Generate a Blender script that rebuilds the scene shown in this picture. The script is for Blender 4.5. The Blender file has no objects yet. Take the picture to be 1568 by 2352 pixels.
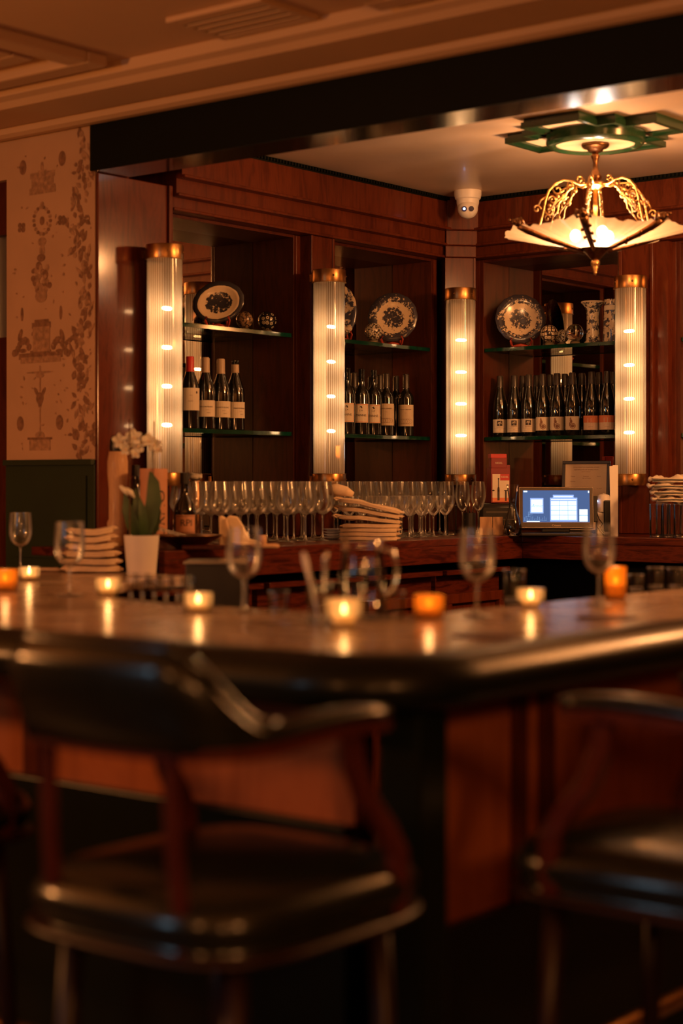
import bpy, math, random
from mathutils import Vector, Matrix
random.seed(7)
PI = math.pi
sc = bpy.context.scene
C = sc.collection

# ------------------------------------------------------------------ camera
EYE = 1.335                      # eye height; the walls run along X and Y
HEAD = math.radians(38.7)        # heading, turned from +Y towards -X
F = 3950.0; CX = 784.0; HY = 1108.0
cam = bpy.data.cameras.new('camera'); cam_o = bpy.data.objects.new('camera', cam); C.objects.link(cam_o)
cam_o.location = (0, 0, EYE); cam_o.rotation_euler = (PI/2, 0, HEAD)
cam.sensor_fit = 'VERTICAL'; cam.sensor_height = 36.0; cam.sensor_width = 24.0
cam.lens = F/2352*36.0; cam.shift_y = -(1176-HY)/2352
cam.clip_start = 0.05; cam.clip_end = 60
cam.dof.use_dof = True; cam.dof.focus_distance = 7.75; cam.dof.aperture_fstop = 1.7
sc.camera = cam_o

# ------------------------------------------------------------------ world, view
w = bpy.data.worlds.new('world'); sc.world = w; w.use_nodes = True
w.node_tree.nodes['Background'].inputs[0].default_value = (1, .5, .25, 1)
w.node_tree.nodes['Background'].inputs[1].default_value = 0.004
sc.view_settings.view_transform = 'Standard'; sc.view_settings.look = 'None'
sc.view_settings.gamma = 1.0; sc.view_settings.use_curve_mapping = False
sc.view_settings.exposure = 0.0
sc.cycles.use_denoising = True
sc.cycles.max_bounces = 12; sc.cycles.diffuse_bounces = 4; sc.cycles.glossy_bounces = 5
sc.cycles.transmission_bounces = 10; sc.cycles.transparent_max_bounces = 40
sc.cycles.caustics_reflective = False; sc.cycles.caustics_refractive = False
sc.cycles.sample_clamp_indirect = 4.0
WARM = (1.0, .365, .10)

# ------------------------------------------------------------------ unseen lights: front room and passage lamps, plus added fills
def point(name, loc, watt, col=WARM, r=.08):
    l = bpy.data.lights.new(name, 'POINT'); l.energy = watt; l.color = col; l.shadow_soft_size = r
    o = bpy.data.objects.new(name, l); C.objects.link(o); o.location = loc; return o
def area(name, loc, target, watt, size, col=WARM, size_y=None):
    l = bpy.data.lights.new(name, 'AREA'); l.energy = watt; l.color = col; l.size = size
    if size_y: l.shape = 'RECTANGLE'; l.size_y = size_y
    o = bpy.data.objects.new(name, l); C.objects.link(o); o.location = loc
    d = Vector(target)-Vector(loc); o.rotation_euler = d.to_track_quat('-Z', 'Y').to_euler(); return o
point('unseen_room_light', (.55, .9, 1.70), 60, r=.12)
point('unseen_room_light', (.45, -.30, 1.62), 34, r=.08)  # fill added beside the camera to brighten the bar's side panel
point('unseen_room_light', (-4.9, .7, 1.8), 135, r=.12)
point('unseen_room_light', (-1.2, -.9, 2.0), 40, r=.10)
point('passage_lamp', (-5.75, 5.6, 1.9), 14, r=.08)
area('cool_fill_light', (-3.2, -1.6, 1.9), (-1.9, 2.2, .9), 9, .5, (.5, .8, 1.0), 1.0)  # unseen cool source added for bluish highlights on chairs and rail
point('bar_ceiling_fill', (-1.55, 5.5, 2.30), 85, (1.0, .42, .14), .10)  # added fill that brightens the bar ceiling; no second fixture hangs here
area('bar_interior_fill', (-.9, 5.3, 2.5), (-4.2, 5.6, 1.3), 46, .4)  # added fill for the bar interior, not a fixture of the bar

# ------------------------------------------------------------------ pixel -> world helpers (design-time survey of the photo)
ca, sa = math.cos(HEAD), math.sin(HEAD)
def W(xc, yc): return (ca*xc - sa*yc, sa*xc + ca*yc)
def at_z(px, py, z):
    d = (EYE-z)*F/(py-HY); x, y = W((px-CX)/F*d, d); return x, y
def at_y(px, Y):
    r = (px-CX)/F; d = Y/(sa*r+ca); x, y = W(r*d, d); return x, y, d
def at_x(px, X):
    r = (px-CX)/F; d = X/(ca*r-sa); x, y = W(r*d, d); return x, y, d
def zpix(py, d): return EYE+(HY-py)*d/F
def yaw_cam(x, y): return math.atan2(-y, -x)+PI/2     # local -Y looks at the camera

# ------------------------------------------------------------------ materials
def newmat(name):
    m = bpy.data.materials.new(name); m.use_nodes = True; nt = m.node_tree
    b = nt.nodes['Principled BSDF']; return m, nt, b
def N(nt, t, **kw):
    n = nt.nodes.new(t)
    for k, v in kw.items():
        if k in n.inputs: n.inputs[k].default_value = v
        else: setattr(n, k, v)
    return n
def L(nt, a, b): nt.links.new(a, b)
def coords(nt, scale=(1, 1, 1), rot=(0, 0, 0), kind='Object'):
    tc = N(nt, 'ShaderNodeTexCoord'); mp = N(nt, 'ShaderNodeMapping')
    mp.inputs['Scale'].default_value = scale; mp.inputs['Rotation'].default_value = rot
    L(nt, tc.outputs[kind], mp.inputs['Vector']); return mp.outputs['Vector']
def ramp(nt, fac, stops, interp='LINEAR'):
    r = N(nt, 'ShaderNodeValToRGB'); r.color_ramp.interpolation = interp
    e = r.color_ramp.elements
    while len(e) > 1: e.remove(e[-1])
    e[0].position = stops[0][0]; e[0].color = tuple(stops[0][1])+(1,)
    for p, c in stops[1:]:
        x = e.new(p); x.color = tuple(c)+(1,)
    L(nt, fac, r.inputs['Fac']); return r.outputs['Color']
def simple(name, col, rough=.5, metal=0, spec=.5, coat=0, var=.12, scale=12, bump=0.0, emis=None, es=0):
    m, nt, b = newmat(name)
    v = coords(nt)
    n = N(nt, 'ShaderNodeTexNoise', Scale=scale, Detail=3.0); L(nt, v, n.inputs['Vector'])
    c0 = [max(0, c*(1-var)) for c in col]; c1 = [min(1, c*(1+var)) for c in col]
    L(nt, ramp(nt, n.outputs['Fac'], [(.3, c0), (.7, c1)]), b.inputs['Base Color'])
    b.inputs['Roughness'].default_value = rough; b.inputs['Metallic'].default_value = metal
    b.inputs['Specular IOR Level'].default_value = spec; b.inputs['Coat Weight'].default_value = coat
    b.inputs['Coat Roughness'].default_value = .08
    if bump:
        bp = N(nt, 'ShaderNodeBump', Strength=bump, Distance=.002)
        L(nt, n.outputs['Fac'], bp.inputs['Height']); L(nt, bp.outputs['Normal'], b.inputs['Normal'])
    if emis:
        b.inputs['Emission Color'].default_value = tuple(emis)+(1,); b.inputs['Emission Strength'].default_value = es
    return m
def wood(name, dark, light, scale=(1, 1, 1), rough=.35, coat=.3, grain=9.0, dist=3.0):
    m, nt, b = newmat(name)
    v = coords(nt, scale)
    n1 = N(nt, 'ShaderNodeTexNoise', Scale=grain, Detail=5.0, Roughness=.6, Distortion=dist); L(nt, v, n1.inputs['Vector'])
    n2 = N(nt, 'ShaderNodeTexNoise', Scale=grain*5, Detail=3.0); L(nt, v, n2.inputs['Vector'])
    mx = N(nt, 'ShaderNodeMath', operation='MULTIPLY_ADD'); mx.inputs[1].default_value = .3
    L(nt, n2.outputs['Fac'], mx.inputs[0]); L(nt, n1.outputs['Fac'], mx.inputs[2])
    L(nt, ramp(nt, mx.outputs[0], [(.45, dark), (.62, light), (.8, dark)]), b.inputs['Base Color'])
    b.inputs['Roughness'].default_value = rough; b.inputs['Coat Weight'].default_value = coat; b.inputs['Specular IOR Level'].default_value = .14
    b.inputs['Coat Roughness'].default_value = .18
    bp = N(nt, 'ShaderNodeBump', Strength=.12, Distance=.001)
    L(nt, n2.outputs['Fac'], bp.inputs['Height']); L(nt, bp.outputs['Normal'], b.inputs['Normal'])
    return m
def emit(name, col, s):
    m = bpy.data.materials.new(name); m.use_nodes = True; nt = m.node_tree; nt.nodes.clear()
    e = N(nt, 'ShaderNodeEmission'); e.inputs[0].default_value = tuple(col)+(1,); e.inputs[1].default_value = s
    o = N(nt, 'ShaderNodeOutputMaterial'); L(nt, e.outputs[0], o.inputs[0]); return m
def thin_glass(name, tint=(.96, .97, .96), gain=1.0, rough=.02, base=.0, soft=.0):
    m = bpy.data.materials.new(name); m.use_nodes = True; nt = m.node_tree; nt.nodes.clear()
    t = N(nt, 'ShaderNodeBsdfTransparent'); t.inputs[0].default_value = tuple(tint)+(1,)
    g1 = N(nt, 'ShaderNodeBsdfGlossy', Roughness=rough); g2 = N(nt, 'ShaderNodeBsdfGlossy', Roughness=.32)
    g = N(nt, 'ShaderNodeMixShader'); g.inputs[0].default_value = soft; L(nt, g1.outputs[0], g.inputs[1]); L(nt, g2.outputs[0], g.inputs[2])
    fr = N(nt, 'ShaderNodeLayerWeight', Blend=.28)
    mt = N(nt, 'ShaderNodeMath', operation='MULTIPLY_ADD', use_clamp=True); mt.inputs[1].default_value = gain; mt.inputs[2].default_value = base
    L(nt, fr.outputs['Fresnel'], mt.inputs[0])
    mx = N(nt, 'ShaderNodeMixShader'); L(nt, mt.outputs[0], mx.inputs[0]); L(nt, t.outputs[0], mx.inputs[1]); L(nt, g.outputs[0], mx.inputs[2])
    o = N(nt, 'ShaderNodeOutputMaterial'); L(nt, mx.outputs[0], o.inputs[0]); return m
def lit_glass(name, tint, clear, trans, noise=0.0):
    """frosted / fluted lamp glass: part see-through, part light-scattering"""
    m = bpy.data.materials.new(name); m.use_nodes = True; nt = m.node_tree; nt.nodes.clear()
    t = N(nt, 'ShaderNodeBsdfTransparent'); t.inputs[0].default_value = (*tint, 1)
    tr = N(nt, 'ShaderNodeBsdfTranslucent'); tr.inputs[0].default_value = (*tint, 1)
    df = N(nt, 'ShaderNodeBsdfDiffuse'); df.inputs[0].default_value = (*tint, 1)
    g = N(nt, 'ShaderNodeBsdfGlossy', Roughness=.08)
    m1 = N(nt, 'ShaderNodeMixShader'); m1.inputs[0].default_value = trans
    L(nt, df.outputs[0], m1.inputs[1]); L(nt, tr.outputs[0], m1.inputs[2])
    m2 = N(nt, 'ShaderNodeMixShader'); m2.inputs[0].default_value = 1-clear
    L(nt, t.outputs[0], m2.inputs[1]); L(nt, m1.outputs[0], m2.inputs[2])
    fr = N(nt, 'ShaderNodeFresnel', IOR=1.4)
    m3 = N(nt, 'ShaderNodeMixShader'); L(nt, fr.outputs[0], m3.inputs[0]); L(nt, m2.outputs[0], m3.inputs[1]); L(nt, g.outputs[0], m3.inputs[2])
    o = N(nt, 'ShaderNodeOutputMaterial'); L(nt, m3.outputs[0], o.inputs[0]); return m
def patterned(name, dark, light, kind, R=1.0, scale=40.0):
    """blue-and-white transfer printing; thresholds vary with the radius of the plate"""
    m, nt, b = newmat(name)
    tc = N(nt, 'ShaderNodeTexCoord')
    no = N(nt, 'ShaderNodeTexNoise', Scale=scale, Detail=4.0, Roughness=.7); L(nt, tc.outputs['Object'], no.inputs['Vector'])
    if kind in ('plate', 'platter'):
        sx = 1.0 if kind == 'plate' else .80
        mp = N(nt, 'ShaderNodeMapping'); mp.inputs['Scale'].default_value = (sx/R, 1/R, 0)
        L(nt, tc.outputs['Object'], mp.inputs['Vector'])
        ln = N(nt, 'ShaderNodeVectorMath', operation='LENGTH'); L(nt, mp.outputs[0], ln.inputs[0])
        if kind == 'plate':
            st = [(0, (.40,)*3), (.36, (.44,)*3), (.50, (.66,)*3), (.60, (.66,)*3), (.66, (.46,)*3), (.82, (.42,)*3), (.92, (.38,)*3), (1, (.2,)*3)]
        else:
            st = [(0, (.36,)*3), (.40, (.44,)*3), (.50, (.99,)*3), (.62, (.99,)*3), (.66, (.2,)*3), (1, (.2,)*3)]
        th = ramp(nt, ln.outputs['Value'], st)
        sb = N(nt, 'ShaderNodeMath', operation='SUBTRACT'); L(nt, no.outputs['Fac'], sb.inputs[0]); L(nt, th, sb.inputs[1])
        ml = N(nt, 'ShaderNodeMath', operation='MULTIPLY_ADD', use_clamp=True); ml.inputs[1].default_value = 16; ml.inputs[2].default_value = .5
        L(nt, sb.outputs[0], ml.inputs[0]); fac = ml.outputs[0]
    else:
        st = {'vase': [(.50, (0,)*3), (.56, (1,)*3)], 'dots': [(0, (0,)*3), (.2, (0,)*3), (.24, (1,)*3), (1, (1,)*3)],
              'squares': [(.12, (0,)*3), (.16, (1,)*3)], 'mottle': [(.48, (0,)*3), (.52, (1,)*3)]}[kind]
        if kind == 'dots':
            vo = N(nt, 'ShaderNodeTexVoronoi', Scale=scale, Randomness=.35); L(nt, tc.outputs['Object'], vo.inputs['Vector'])
            fac = ramp(nt, vo.outputs['Distance'], [(0, (1,)*3), (.12, (1,)*3), (.15, (0,)*3), (.24, (0,)*3), (.27, (1,)*3), (.36, (1,)*3), (.39, (0,)*3)][:])
            fac2 = N(nt, 'ShaderNodeMath', operation='SUBTRACT'); fac2.inputs[0].default_value = 1; L(nt, fac, fac2.inputs[1]); fac = fac2.outputs[0]
        elif kind == 'squares':
            vo = N(nt, 'ShaderNodeTexVoronoi', Scale=scale, Randomness=.25, feature='F1', distance='CHEBYCHEV'); L(nt, tc.outputs['Object'], vo.inputs['Vector'])
            fac = ramp(nt, vo.outputs['Distance'], [(0, (1,)*3), (.15, (1,)*3), (.18, (0,)*3), (.36, (0,)*3), (.40, (1,)*3)])
        else: fac = ramp(nt, no.outputs['Fac'], st)
    mc = N(nt, 'ShaderNodeMixRGB'); L(nt, fac, mc.inputs[0])
    mc.inputs[1].default_value = tuple(light)+(1,); mc.inputs[2].default_value = tuple(dark)+(1,)
    L(nt, mc.outputs[0], b.inputs['Base Color']); b.inputs['Roughness'].default_value = .18
    return m
def marble(name):
    m, nt, b = newmat(name); v = coords(nt)
    n = N(nt, 'ShaderNodeTexNoise', Scale=3.2, Detail=6.0, Distortion=1.2); L(nt, v, n.inputs['Vector'])
    n2 = N(nt, 'ShaderNodeTexNoise', Scale=1.6, Detail=4.0, Distortion=2.5); L(nt, v, n2.inputs['Vector'])
    ab = N(nt, 'ShaderNodeMath', operation='SUBTRACT'); ab.inputs[1].default_value = .5; L(nt, n2.outputs['Fac'], ab.inputs[0])
    a2 = N(nt, 'ShaderNodeMath', operation='ABSOLUTE'); L(nt, ab.outputs[0], a2.inputs[0])
    c1 = ramp(nt, n.outputs['Fac'], [(.35, (.38, .28, .20)), (.6, (.54, .42, .32))])
    c2 = ramp(nt, a2.outputs[0], [(0, (.22, .12, .07)), (.03, (.8, .75, .7)), (.2, (1, 1, 1))])
    mm = N(nt, 'ShaderNodeMixRGB', blend_type='MULTIPLY'); mm.inputs[0].default_value = .8
    L(nt, c1, mm.inputs[1]); L(nt, c2, mm.inputs[2]); L(nt, mm.outputs[0], b.inputs['Base Color'])
    b.inputs['Roughness'].default_value = .22; return m

MAT = {}
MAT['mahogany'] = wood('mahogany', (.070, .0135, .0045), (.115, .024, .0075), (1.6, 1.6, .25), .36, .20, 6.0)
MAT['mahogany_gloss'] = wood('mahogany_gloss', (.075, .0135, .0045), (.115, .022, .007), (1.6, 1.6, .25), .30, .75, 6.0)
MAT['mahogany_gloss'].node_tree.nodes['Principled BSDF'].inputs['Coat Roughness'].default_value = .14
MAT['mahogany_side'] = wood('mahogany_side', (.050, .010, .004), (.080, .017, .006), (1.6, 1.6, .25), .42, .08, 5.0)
MAT['counter_wood'] = wood('counter_wood', (.035, .006, .003), (.105, .020, .008), (.55, .55, 4.0), .33, .25, 7.0, 1.6)
MAT['chair_wood'] = wood('chair_wood', (.045, .0085, .0045), (.07, .014, .007), (3, 3, .5), .42, .08, 5.0)
MAT['panel_wood'] = wood('panel_wood', (.36, .10, .035), (.44, .13, .045), (1.2, 1.2, .2), .45, .08, 4.0)
MAT['pale_wood'] = wood('pale_wood', (.45, .26, .13), (.58, .36, .2), (2, 2, .4), .5, .1, 6.0)
MAT['black_green'] = simple('black_green_lacquer', (.008, .014, .009), .16, coat=.5, var=.1, scale=3)
MAT['beam_face'] = simple('beam_face_paint', (.0035, .0045, .002), .6, spec=.12, var=.1, scale=3)
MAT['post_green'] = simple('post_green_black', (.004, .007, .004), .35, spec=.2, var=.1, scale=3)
MAT['chair_frame'] = simple('dark_chair_frame', (.018, .006, .004), .4, spec=.3, var=.2)
MAT['wainscot'] = simple('wainscot_green', (.020, .034, .014), .4, var=.15, scale=4)
MAT['wallpaper'] = simple('wallpaper_ground', (.55, .34, .20), .75, var=.06, scale=5)
MAT['print_dark'] = simple('print_dark', (.25, .125, .065), .8, var=.3, scale=60)
MAT['print_mid'] = simple('print_mid', (.39, .22, .12), .8, var=.3, scale=60)
MAT['bar_ceiling'] = simple('bar_ceiling_glaze', (.70, .52, .36), .36, var=.13, scale=2.2, coat=.12)
MAT['ceiling_paint'] = simple('ceiling_paint', (.62, .40, .22), .7, var=.07, scale=1.3)
MAT['moulding_green'] = simple('moulding_green', (.011, .040, .016), .2, coat=.3, var=.2, scale=8)
MAT['moulding_cream'] = simple('moulding_cream', (.72, .58, .42), .5, var=.05, scale=8)
MAT['dark_floor'] = simple('dark_floor', (.04, .022, .012), .5)
MAT['room_wall'] = simple('room_wall', (.09, .04, .018), .8, var=.2, scale=1.2)
MAT['mirror'] = simple('aged_mirror', (.72, .62, .50), .015, metal=1, var=.04, scale=4)
MAT['brass'] = simple('aged_brass', (.42, .22, .08), .32, metal=1, var=.25, scale=30)
MAT['gold'] = simple('gilt_bronze', (.58, .34, .13), .34, metal=1, var=.2, scale=60)
MAT['bronze'] = simple('dark_bronze', (.22, .11, .05), .33, metal=1, var=.25, scale=60)
MAT['steel'] = simple('steel', (.55, .52, .48), .25, metal=1, var=.08)
MAT['leather'] = simple('green_black_leather', (.006, .008, .005), .24, spec=.4, coat=.18, var=.2, scale=30, bump=.12)
MAT['rail_leather'] = simple('padded_rail_leather', (.005, .007, .004), .30, spec=.22, coat=.05, var=.2, scale=30, bump=.12)
MAT['marble'] = marble('bar_marble')
MAT['cream_plate'] = simple('sconce_back_plate', (.90, .80, .64), .6)
MAT['napkin'] = simple('napkin_linen', (.72, .56, .38), .85, var=.06, scale=80, bump=.3)
MAT['napkin2'] = simple('napkin_linen_warm', (.66, .48, .31), .85, var=.06, scale=80, bump=.3)
MAT['towel'] = simple('towel_cloth', (.62, .55, .45), .9, var=.1, scale=60, bump=.3)
MAT['towel_stripe'] = simple('towel_stripe', (.10, .10, .09), .9)
MAT['pot'] = simple('white_ceramic_pot', (.74, .70, .66), .45, var=.03)
MAT['leaf'] = simple('orchid_leaf', (.035, .075, .018), .35, var=.25, scale=20)
MAT['petal'] = simple('orchid_petal', (.78, .74, .58), .6, var=.08, scale=60)
MAT['bark'] = simple('brown_bark', (.10, .05, .02), .9, var=.4, scale=90, bump=.5)
MAT['bottle'] = simple('dark_bottle_glass', (.008, .008, .005), .05, spec=.8, coat=.6, var=.1)
MAT['capsule_dark'] = simple('capsule_dark', (.035, .025, .018), .35, var=.15)
MAT['capsule_gold'] = simple('capsule_tan', (.48, .36, .25), .45, var=.06)
MAT['capsule_red'] = simple('capsule_red', (.55, .03, .03), .4)
MAT['label'] = simple('label_paper', (.76, .66, .52), .7, var=.04)
MAT['label_tan'] = simple('label_paper_tan', (.62, .50, .36), .7, var=.05)
MAT['label_orange'] = simple('label_orange', (.72, .22, .10), .7, var=.05)
MAT['label_pink'] = simple('label_pale_red', (.76, .58, .45), .7, var=.05)
MAT['ink'] = simple('printing_ink', (.05, .035, .03), .7)
MAT['ink_soft'] = simple('printing_ink_soft', (.30, .20, .14), .7)
MAT['ink_brown'] = simple('printing_ink_brown', (.22, .11, .07), .7, var=.4, scale=300)
MAT['red_card'] = simple('red_card', (.20, .008, .012), .5, var=.08)
MAT['red_light'] = simple('red_card_light', (.50, .03, .03), .5, var=.05)
MAT['tan_card'] = simple('tan_card', (.55, .27, .15), .6, var=.06)
MAT['black_plastic'] = simple('black_plastic', (.012, .011, .010), .35)
MAT['grey_bezel'] = simple('grey_bezel', (.10, .085, .07), .35, metal=.4)
MAT['white_plastic'] = simple('white_plastic', (.78, .74, .68), .4, var=.02)
MAT['lens'] = simple('lens_glass', (.03, .03, .08), .05, coat=1)
MAT['red_stand'] = simple('red_wood_stand', (.36, .045, .022), .4, var=.15)
MAT['shelf_glass'] = thin_glass('shelf_plate_glass', (.80, .88, .82), .7, .02, .02)
MAT['shelf_edge'] = simple('shelf_cut_edge', (.003, .034, .02), .10, spec=.6, coat=.3, var=.3, scale=30)
def solid_glass(name, ior=1.45):
    m = bpy.data.materials.new(name); m.use_nodes = True; nt = m.node_tree; nt.nodes.clear()
    g = N(nt, 'ShaderNodeBsdfGlass', IOR=ior, Roughness=0.0)
    o = N(nt, 'ShaderNodeOutputMaterial'); L(nt, g.outputs[0], o.inputs[0]); return m
MAT['glass'] = thin_glass('clear_glass', (.97, .965, .94), 1.35, .06, .05, .5)
MAT['goblet'] = thin_glass('goblet_glass_bowl', (.98, .98, .96), 1.5, .05, .05, .55)
MAT['ball_glass'] = solid_glass('ball_glass')
MAT['glass_stem'] = thin_glass('glass_stem', (.90, .88, .84), 1.5, .10, .16, .6)
MAT['glass_rim'] = thin_glass('glass_rim', (.9, .9, .88), 1.6, .06, .15)
MAT['bar_glass'] = thin_glass('goblet_glass', (.94, .94, .92), 1.25, .05, .02)
MAT['water'] = thin_glass('water_surface', (.9, .92, .92), .9, .02, .02)
MAT['votive'] = lit_glass('clear_votive_glass', (.95, .80, .58), .55, .75)
MAT['votive_amber'] = lit_glass('amber_crackle_glass', (.95, .52, .12), .25, .8)
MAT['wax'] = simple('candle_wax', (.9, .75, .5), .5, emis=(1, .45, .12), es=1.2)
MAT['flame'] = emit('flame', (1.0, .62, .30), 45)
MAT['flute'] = lit_glass('fluted_sconce_glass', (.97, .80, .56), .46, .66)
def groove_darkening(m, n):
    nt = m.node_tree
    tc = N(nt, 'ShaderNodeTexCoord'); sp = N(nt, 'ShaderNodeSeparateXYZ'); L(nt, tc.outputs['Object'], sp.inputs[0])
    at = N(nt, 'ShaderNodeMath', operation='ARCTAN2'); L(nt, sp.outputs['Y'], at.inputs[0]); L(nt, sp.outputs['X'], at.inputs[1])
    mu = N(nt, 'ShaderNodeMath', operation='MULTIPLY'); mu.inputs[1].default_value = n; L(nt, at.outputs[0], mu.inputs[0])
    co = N(nt, 'ShaderNodeMath', operation='COSINE'); L(nt, mu.outputs[0], co.inputs[0])
    ad = N(nt, 'ShaderNodeMath', operation='MULTIPLY_ADD'); ad.inputs[1].default_value = .5; ad.inputs[2].default_value = .5; L(nt, co.outputs[0], ad.inputs[0])
    c = ramp(nt, ad.outputs[0], [(0, (.36, .22, .11)), (.25, (.78, .62, .42)), (.5, (.98, .88, .72)), (1, (.98, .90, .76))])  # darkening by refraction in the grooves, painted into the glass tint
    for nd in nt.nodes:
        if nd.type in ('BSDF_TRANSPARENT', 'BSDF_TRANSLUCENT', 'BSDF_DIFFUSE'): L(nt, c, nd.inputs[0])
groove_darkening(MAT['flute'], 44)
MAT['bulb'] = emit('sconce_bulb', (1.0, .62, .33), 46)
MAT['shade'] = lit_glass('frosted_slip_glass', (.80, .64, .46), .20, .72)
MAT['chand_bulb'] = emit('chandelier_bulb', (1.0, .88, .78), 60)
MAT['screen'] = emit('screen_blue', (.09, .15, .34), .9)
MAT['screen_white'] = emit('screen_white', (.62, .82, 1.0), 1.9)
MAT['screen_line'] = emit('screen_line', (.30, .50, .85), 1.1)
MAT['screen_glow'] = emit('screen_pale', (.32, .45, .85), 1.2)
MAT['led_blue'] = emit('indicator_blue', (.4, .6, 1.0), 6)
MAT['print_ceramic'] = patterned('blue_white_plate', (.045, .040, .055), (.72, .56, .38), 'plate', .118, 62)
MAT['print_platter'] = patterned('dark_platter', (.035, .032, .040), (.74, .58, .40), 'platter', .108, 55)
MAT['print_vase'] = patterned('blue_white_vase', (.05, .05, .07), (.74, .62, .44), 'vase', 1, 34)
MAT['print_vase2'] = patterned('blue_white_vase_dense', (.06, .06, .09), (.66, .52, .36), 'mottle', 1, 22)
MAT['ball_dots'] = patterned('dotted_ball', (.015, .012, .012), (.66, .56, .40), 'dots', 1, 52)
MAT['ball_squares'] = patterned('squared_ball', (.03, .02, .018), (.66, .52, .36), 'squares', 1, 60)
MAT['ball_mottle'] = patterned('mottled_ball', (.04, .03, .025), (.66, .56, .42), 'mottle', 1, 120)
MAT['ball_brown'] = patterned('brown_ball', (.04, .025, .018), (.28, .17, .09), 'mottle', 1, 90)

# ------------------------------------------------------------------ geometry helpers
class G:
    def __init__(s): s.v = []; s.f = []
    def add(s, vs, fs, mat=None):
        o = len(s.v)
        for p in vs: s.v.append(tuple(mat @ Vector(p)) if mat else tuple(p))
        for f in fs: s.f.append(tuple(i+o for i in f))
        return s
    def box(s, x0, x1, y0, y1, z0, z1, mat=None):
        vs = [(x, y, z) for z in (z0, z1) for y in (y0, y1) for x in (x0, x1)]
        return s.add(vs, [(0, 2, 3, 1), (4, 5, 7, 6), (0, 1, 5, 4), (2, 6, 7, 3), (0, 4, 6, 2), (1, 3, 7, 5)], mat)
    def prism(s, poly, z0, z1, mat=None):
        n = len(poly)
        vs = [(x, y, z0) for x, y in poly]+[(x, y, z1) for x, y in poly]
        return s.add(vs, [tuple(range(n))[::-1], tuple(range(n, 2*n))]+[(i, (i+1) % n, n+(i+1) % n, n+i) for i in range(n)], mat)
    def lathe(s, prof, seg=24, mat=None, cap=True, flute=0):
        vs = []; n = len(prof)
        for k in range(seg):
            a = 2*PI*k/seg; q = 1-flute*(k % 2)
            for r, z in prof: vs.append((r*q*math.cos(a), r*q*math.sin(a), z))
        fs = [(k*n+i, ((k+1) % seg)*n+i, ((k+1) % seg)*n+i+1, k*n+i+1) for k in range(seg) for i in range(n-1)]
        if cap:
            if prof[0][0] > 1e-5: fs.append(tuple(k*n for k in range(seg))[::-1])
            if prof[-1][0] > 1e-5: fs.append(tuple(k*n+n-1 for k in range(seg)))
        return s.add(vs, fs, mat)
    def tube(s, path, r, seg=8, closed=False, sec=None, up=(0, 0, 1)):
        P = [Vector(p) for p in path]; n = len(P); up = Vector(up)
        rr = r if hasattr(r, '__len__') else [r]*n
        if sec is None: sec = [(math.cos(2*PI*k/seg), math.sin(2*PI*k/seg)) for k in range(seg)]
        m = len(sec); vs = []
        for i in range(n):
            a = P[(i-1) % n] if (closed or i > 0) else P[i]; b = P[(i+1) % n] if (closed or i < n-1) else P[i]
            t = (b-a).normalized(); side = t.cross(up)
            if side.length < 1e-3: side = t.cross(Vector((0, 1, 0.01)))
            side.normalize(); u2 = side.cross(t)
            for (x, y) in sec: vs.append(tuple(P[i]+side*x*rr[i]+u2*y*rr[i]))
        fs = []
        for i in range(n if closed else n-1):
            j = (i+1) % n
            for k in range(m): fs.append((i*m+k, i*m+(k+1) % m, j*m+(k+1) % m, j*m+k))
        if not closed: fs += [tuple(range(m))[::-1], tuple(range((n-1)*m, n*m))]
        return s.add(vs, fs)
    def ball(s, c, r, seg=16, rings=10, sz=1.0):
        prof = [(r*math.sin(PI*i/rings) if 0 < i < rings else 0.0, -r*sz*math.cos(PI*i/rings)) for i in range(rings+1)]
        return s.lathe(prof, seg, Matrix.Translation(c), cap=False)
    def flat(s, pts): return s.add(pts, [tuple(range(len(pts)))])

def obj(name, g, mat, parent=None, smooth=False, bev=0, loc=None, rz=None, kind=None, label=None, sub=0, rot=None):
    me = bpy.data.meshes.new(name)
    me.from_pydata(g.v, [], g.f); me.update()
    if smooth:
        for p in me.polygons: p.use_smooth = True
        if smooth == 'auto':
            try: me.set_sharp_from_angle(angle=math.radians(38))
            except Exception: pass
    me.materials.append(MAT[mat] if isinstance(mat, str) else mat)
    o = bpy.data.objects.new(name, me); C.objects.link(o)
    if parent: o.parent = parent
    if loc: o.location = loc
    if rz is not None: o.rotation_euler = (0, 0, rz)
    if rot: o.rotation_euler = rot
    if bev:
        m = o.modifiers.new('bevel', 'BEVEL'); m.width = bev; m.segments = 2; m.limit_method = 'ANGLE'
    if sub:
        m = o.modifiers.new('sub', 'SUBSURF'); m.levels = sub; m.render_levels = sub
    if kind: o['kind'] = kind
    if label: o['label'] = label
    return o
def thing(name, label, cat, loc=(0, 0, 0), rz=0, group=None, rot=None):
    o = bpy.data.objects.new(name, None); C.objects.link(o); o.empty_display_size = .05
    o.location = loc if len(loc) == 3 else (loc[0], loc[1], 0); o.rotation_euler = rot or (0, 0, rz); o['label'] = label; o['category'] = cat
    if group: o['group'] = group
    return o
def tag(o, label, cat, group=None):
    o['label'] = label; o['category'] = cat
    if group: o['group'] = group
    return o
KIDS = {}
def dup(root, loc, rz=0, label=None, group=None):
    r = root.copy(); C.objects.link(r); r.location = loc; r.rotation_euler = (0, 0, rz)
    if label: r['label'] = label
    if group: r['group'] = group
    if root.name not in KIDS:
        KIDS[root.name] = [(c, list(c.children)) for c in root.children]
    for ch, gs in KIDS[root.name]:
        c = ch.copy(); C.objects.link(c); c.parent = r
        for g in gs:
            d = g.copy(); C.objects.link(d); d.parent = c
    return r
def struct(name, g, mat, **k): return obj(name, g, mat, kind='structure', **k)
_txt = {}
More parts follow.
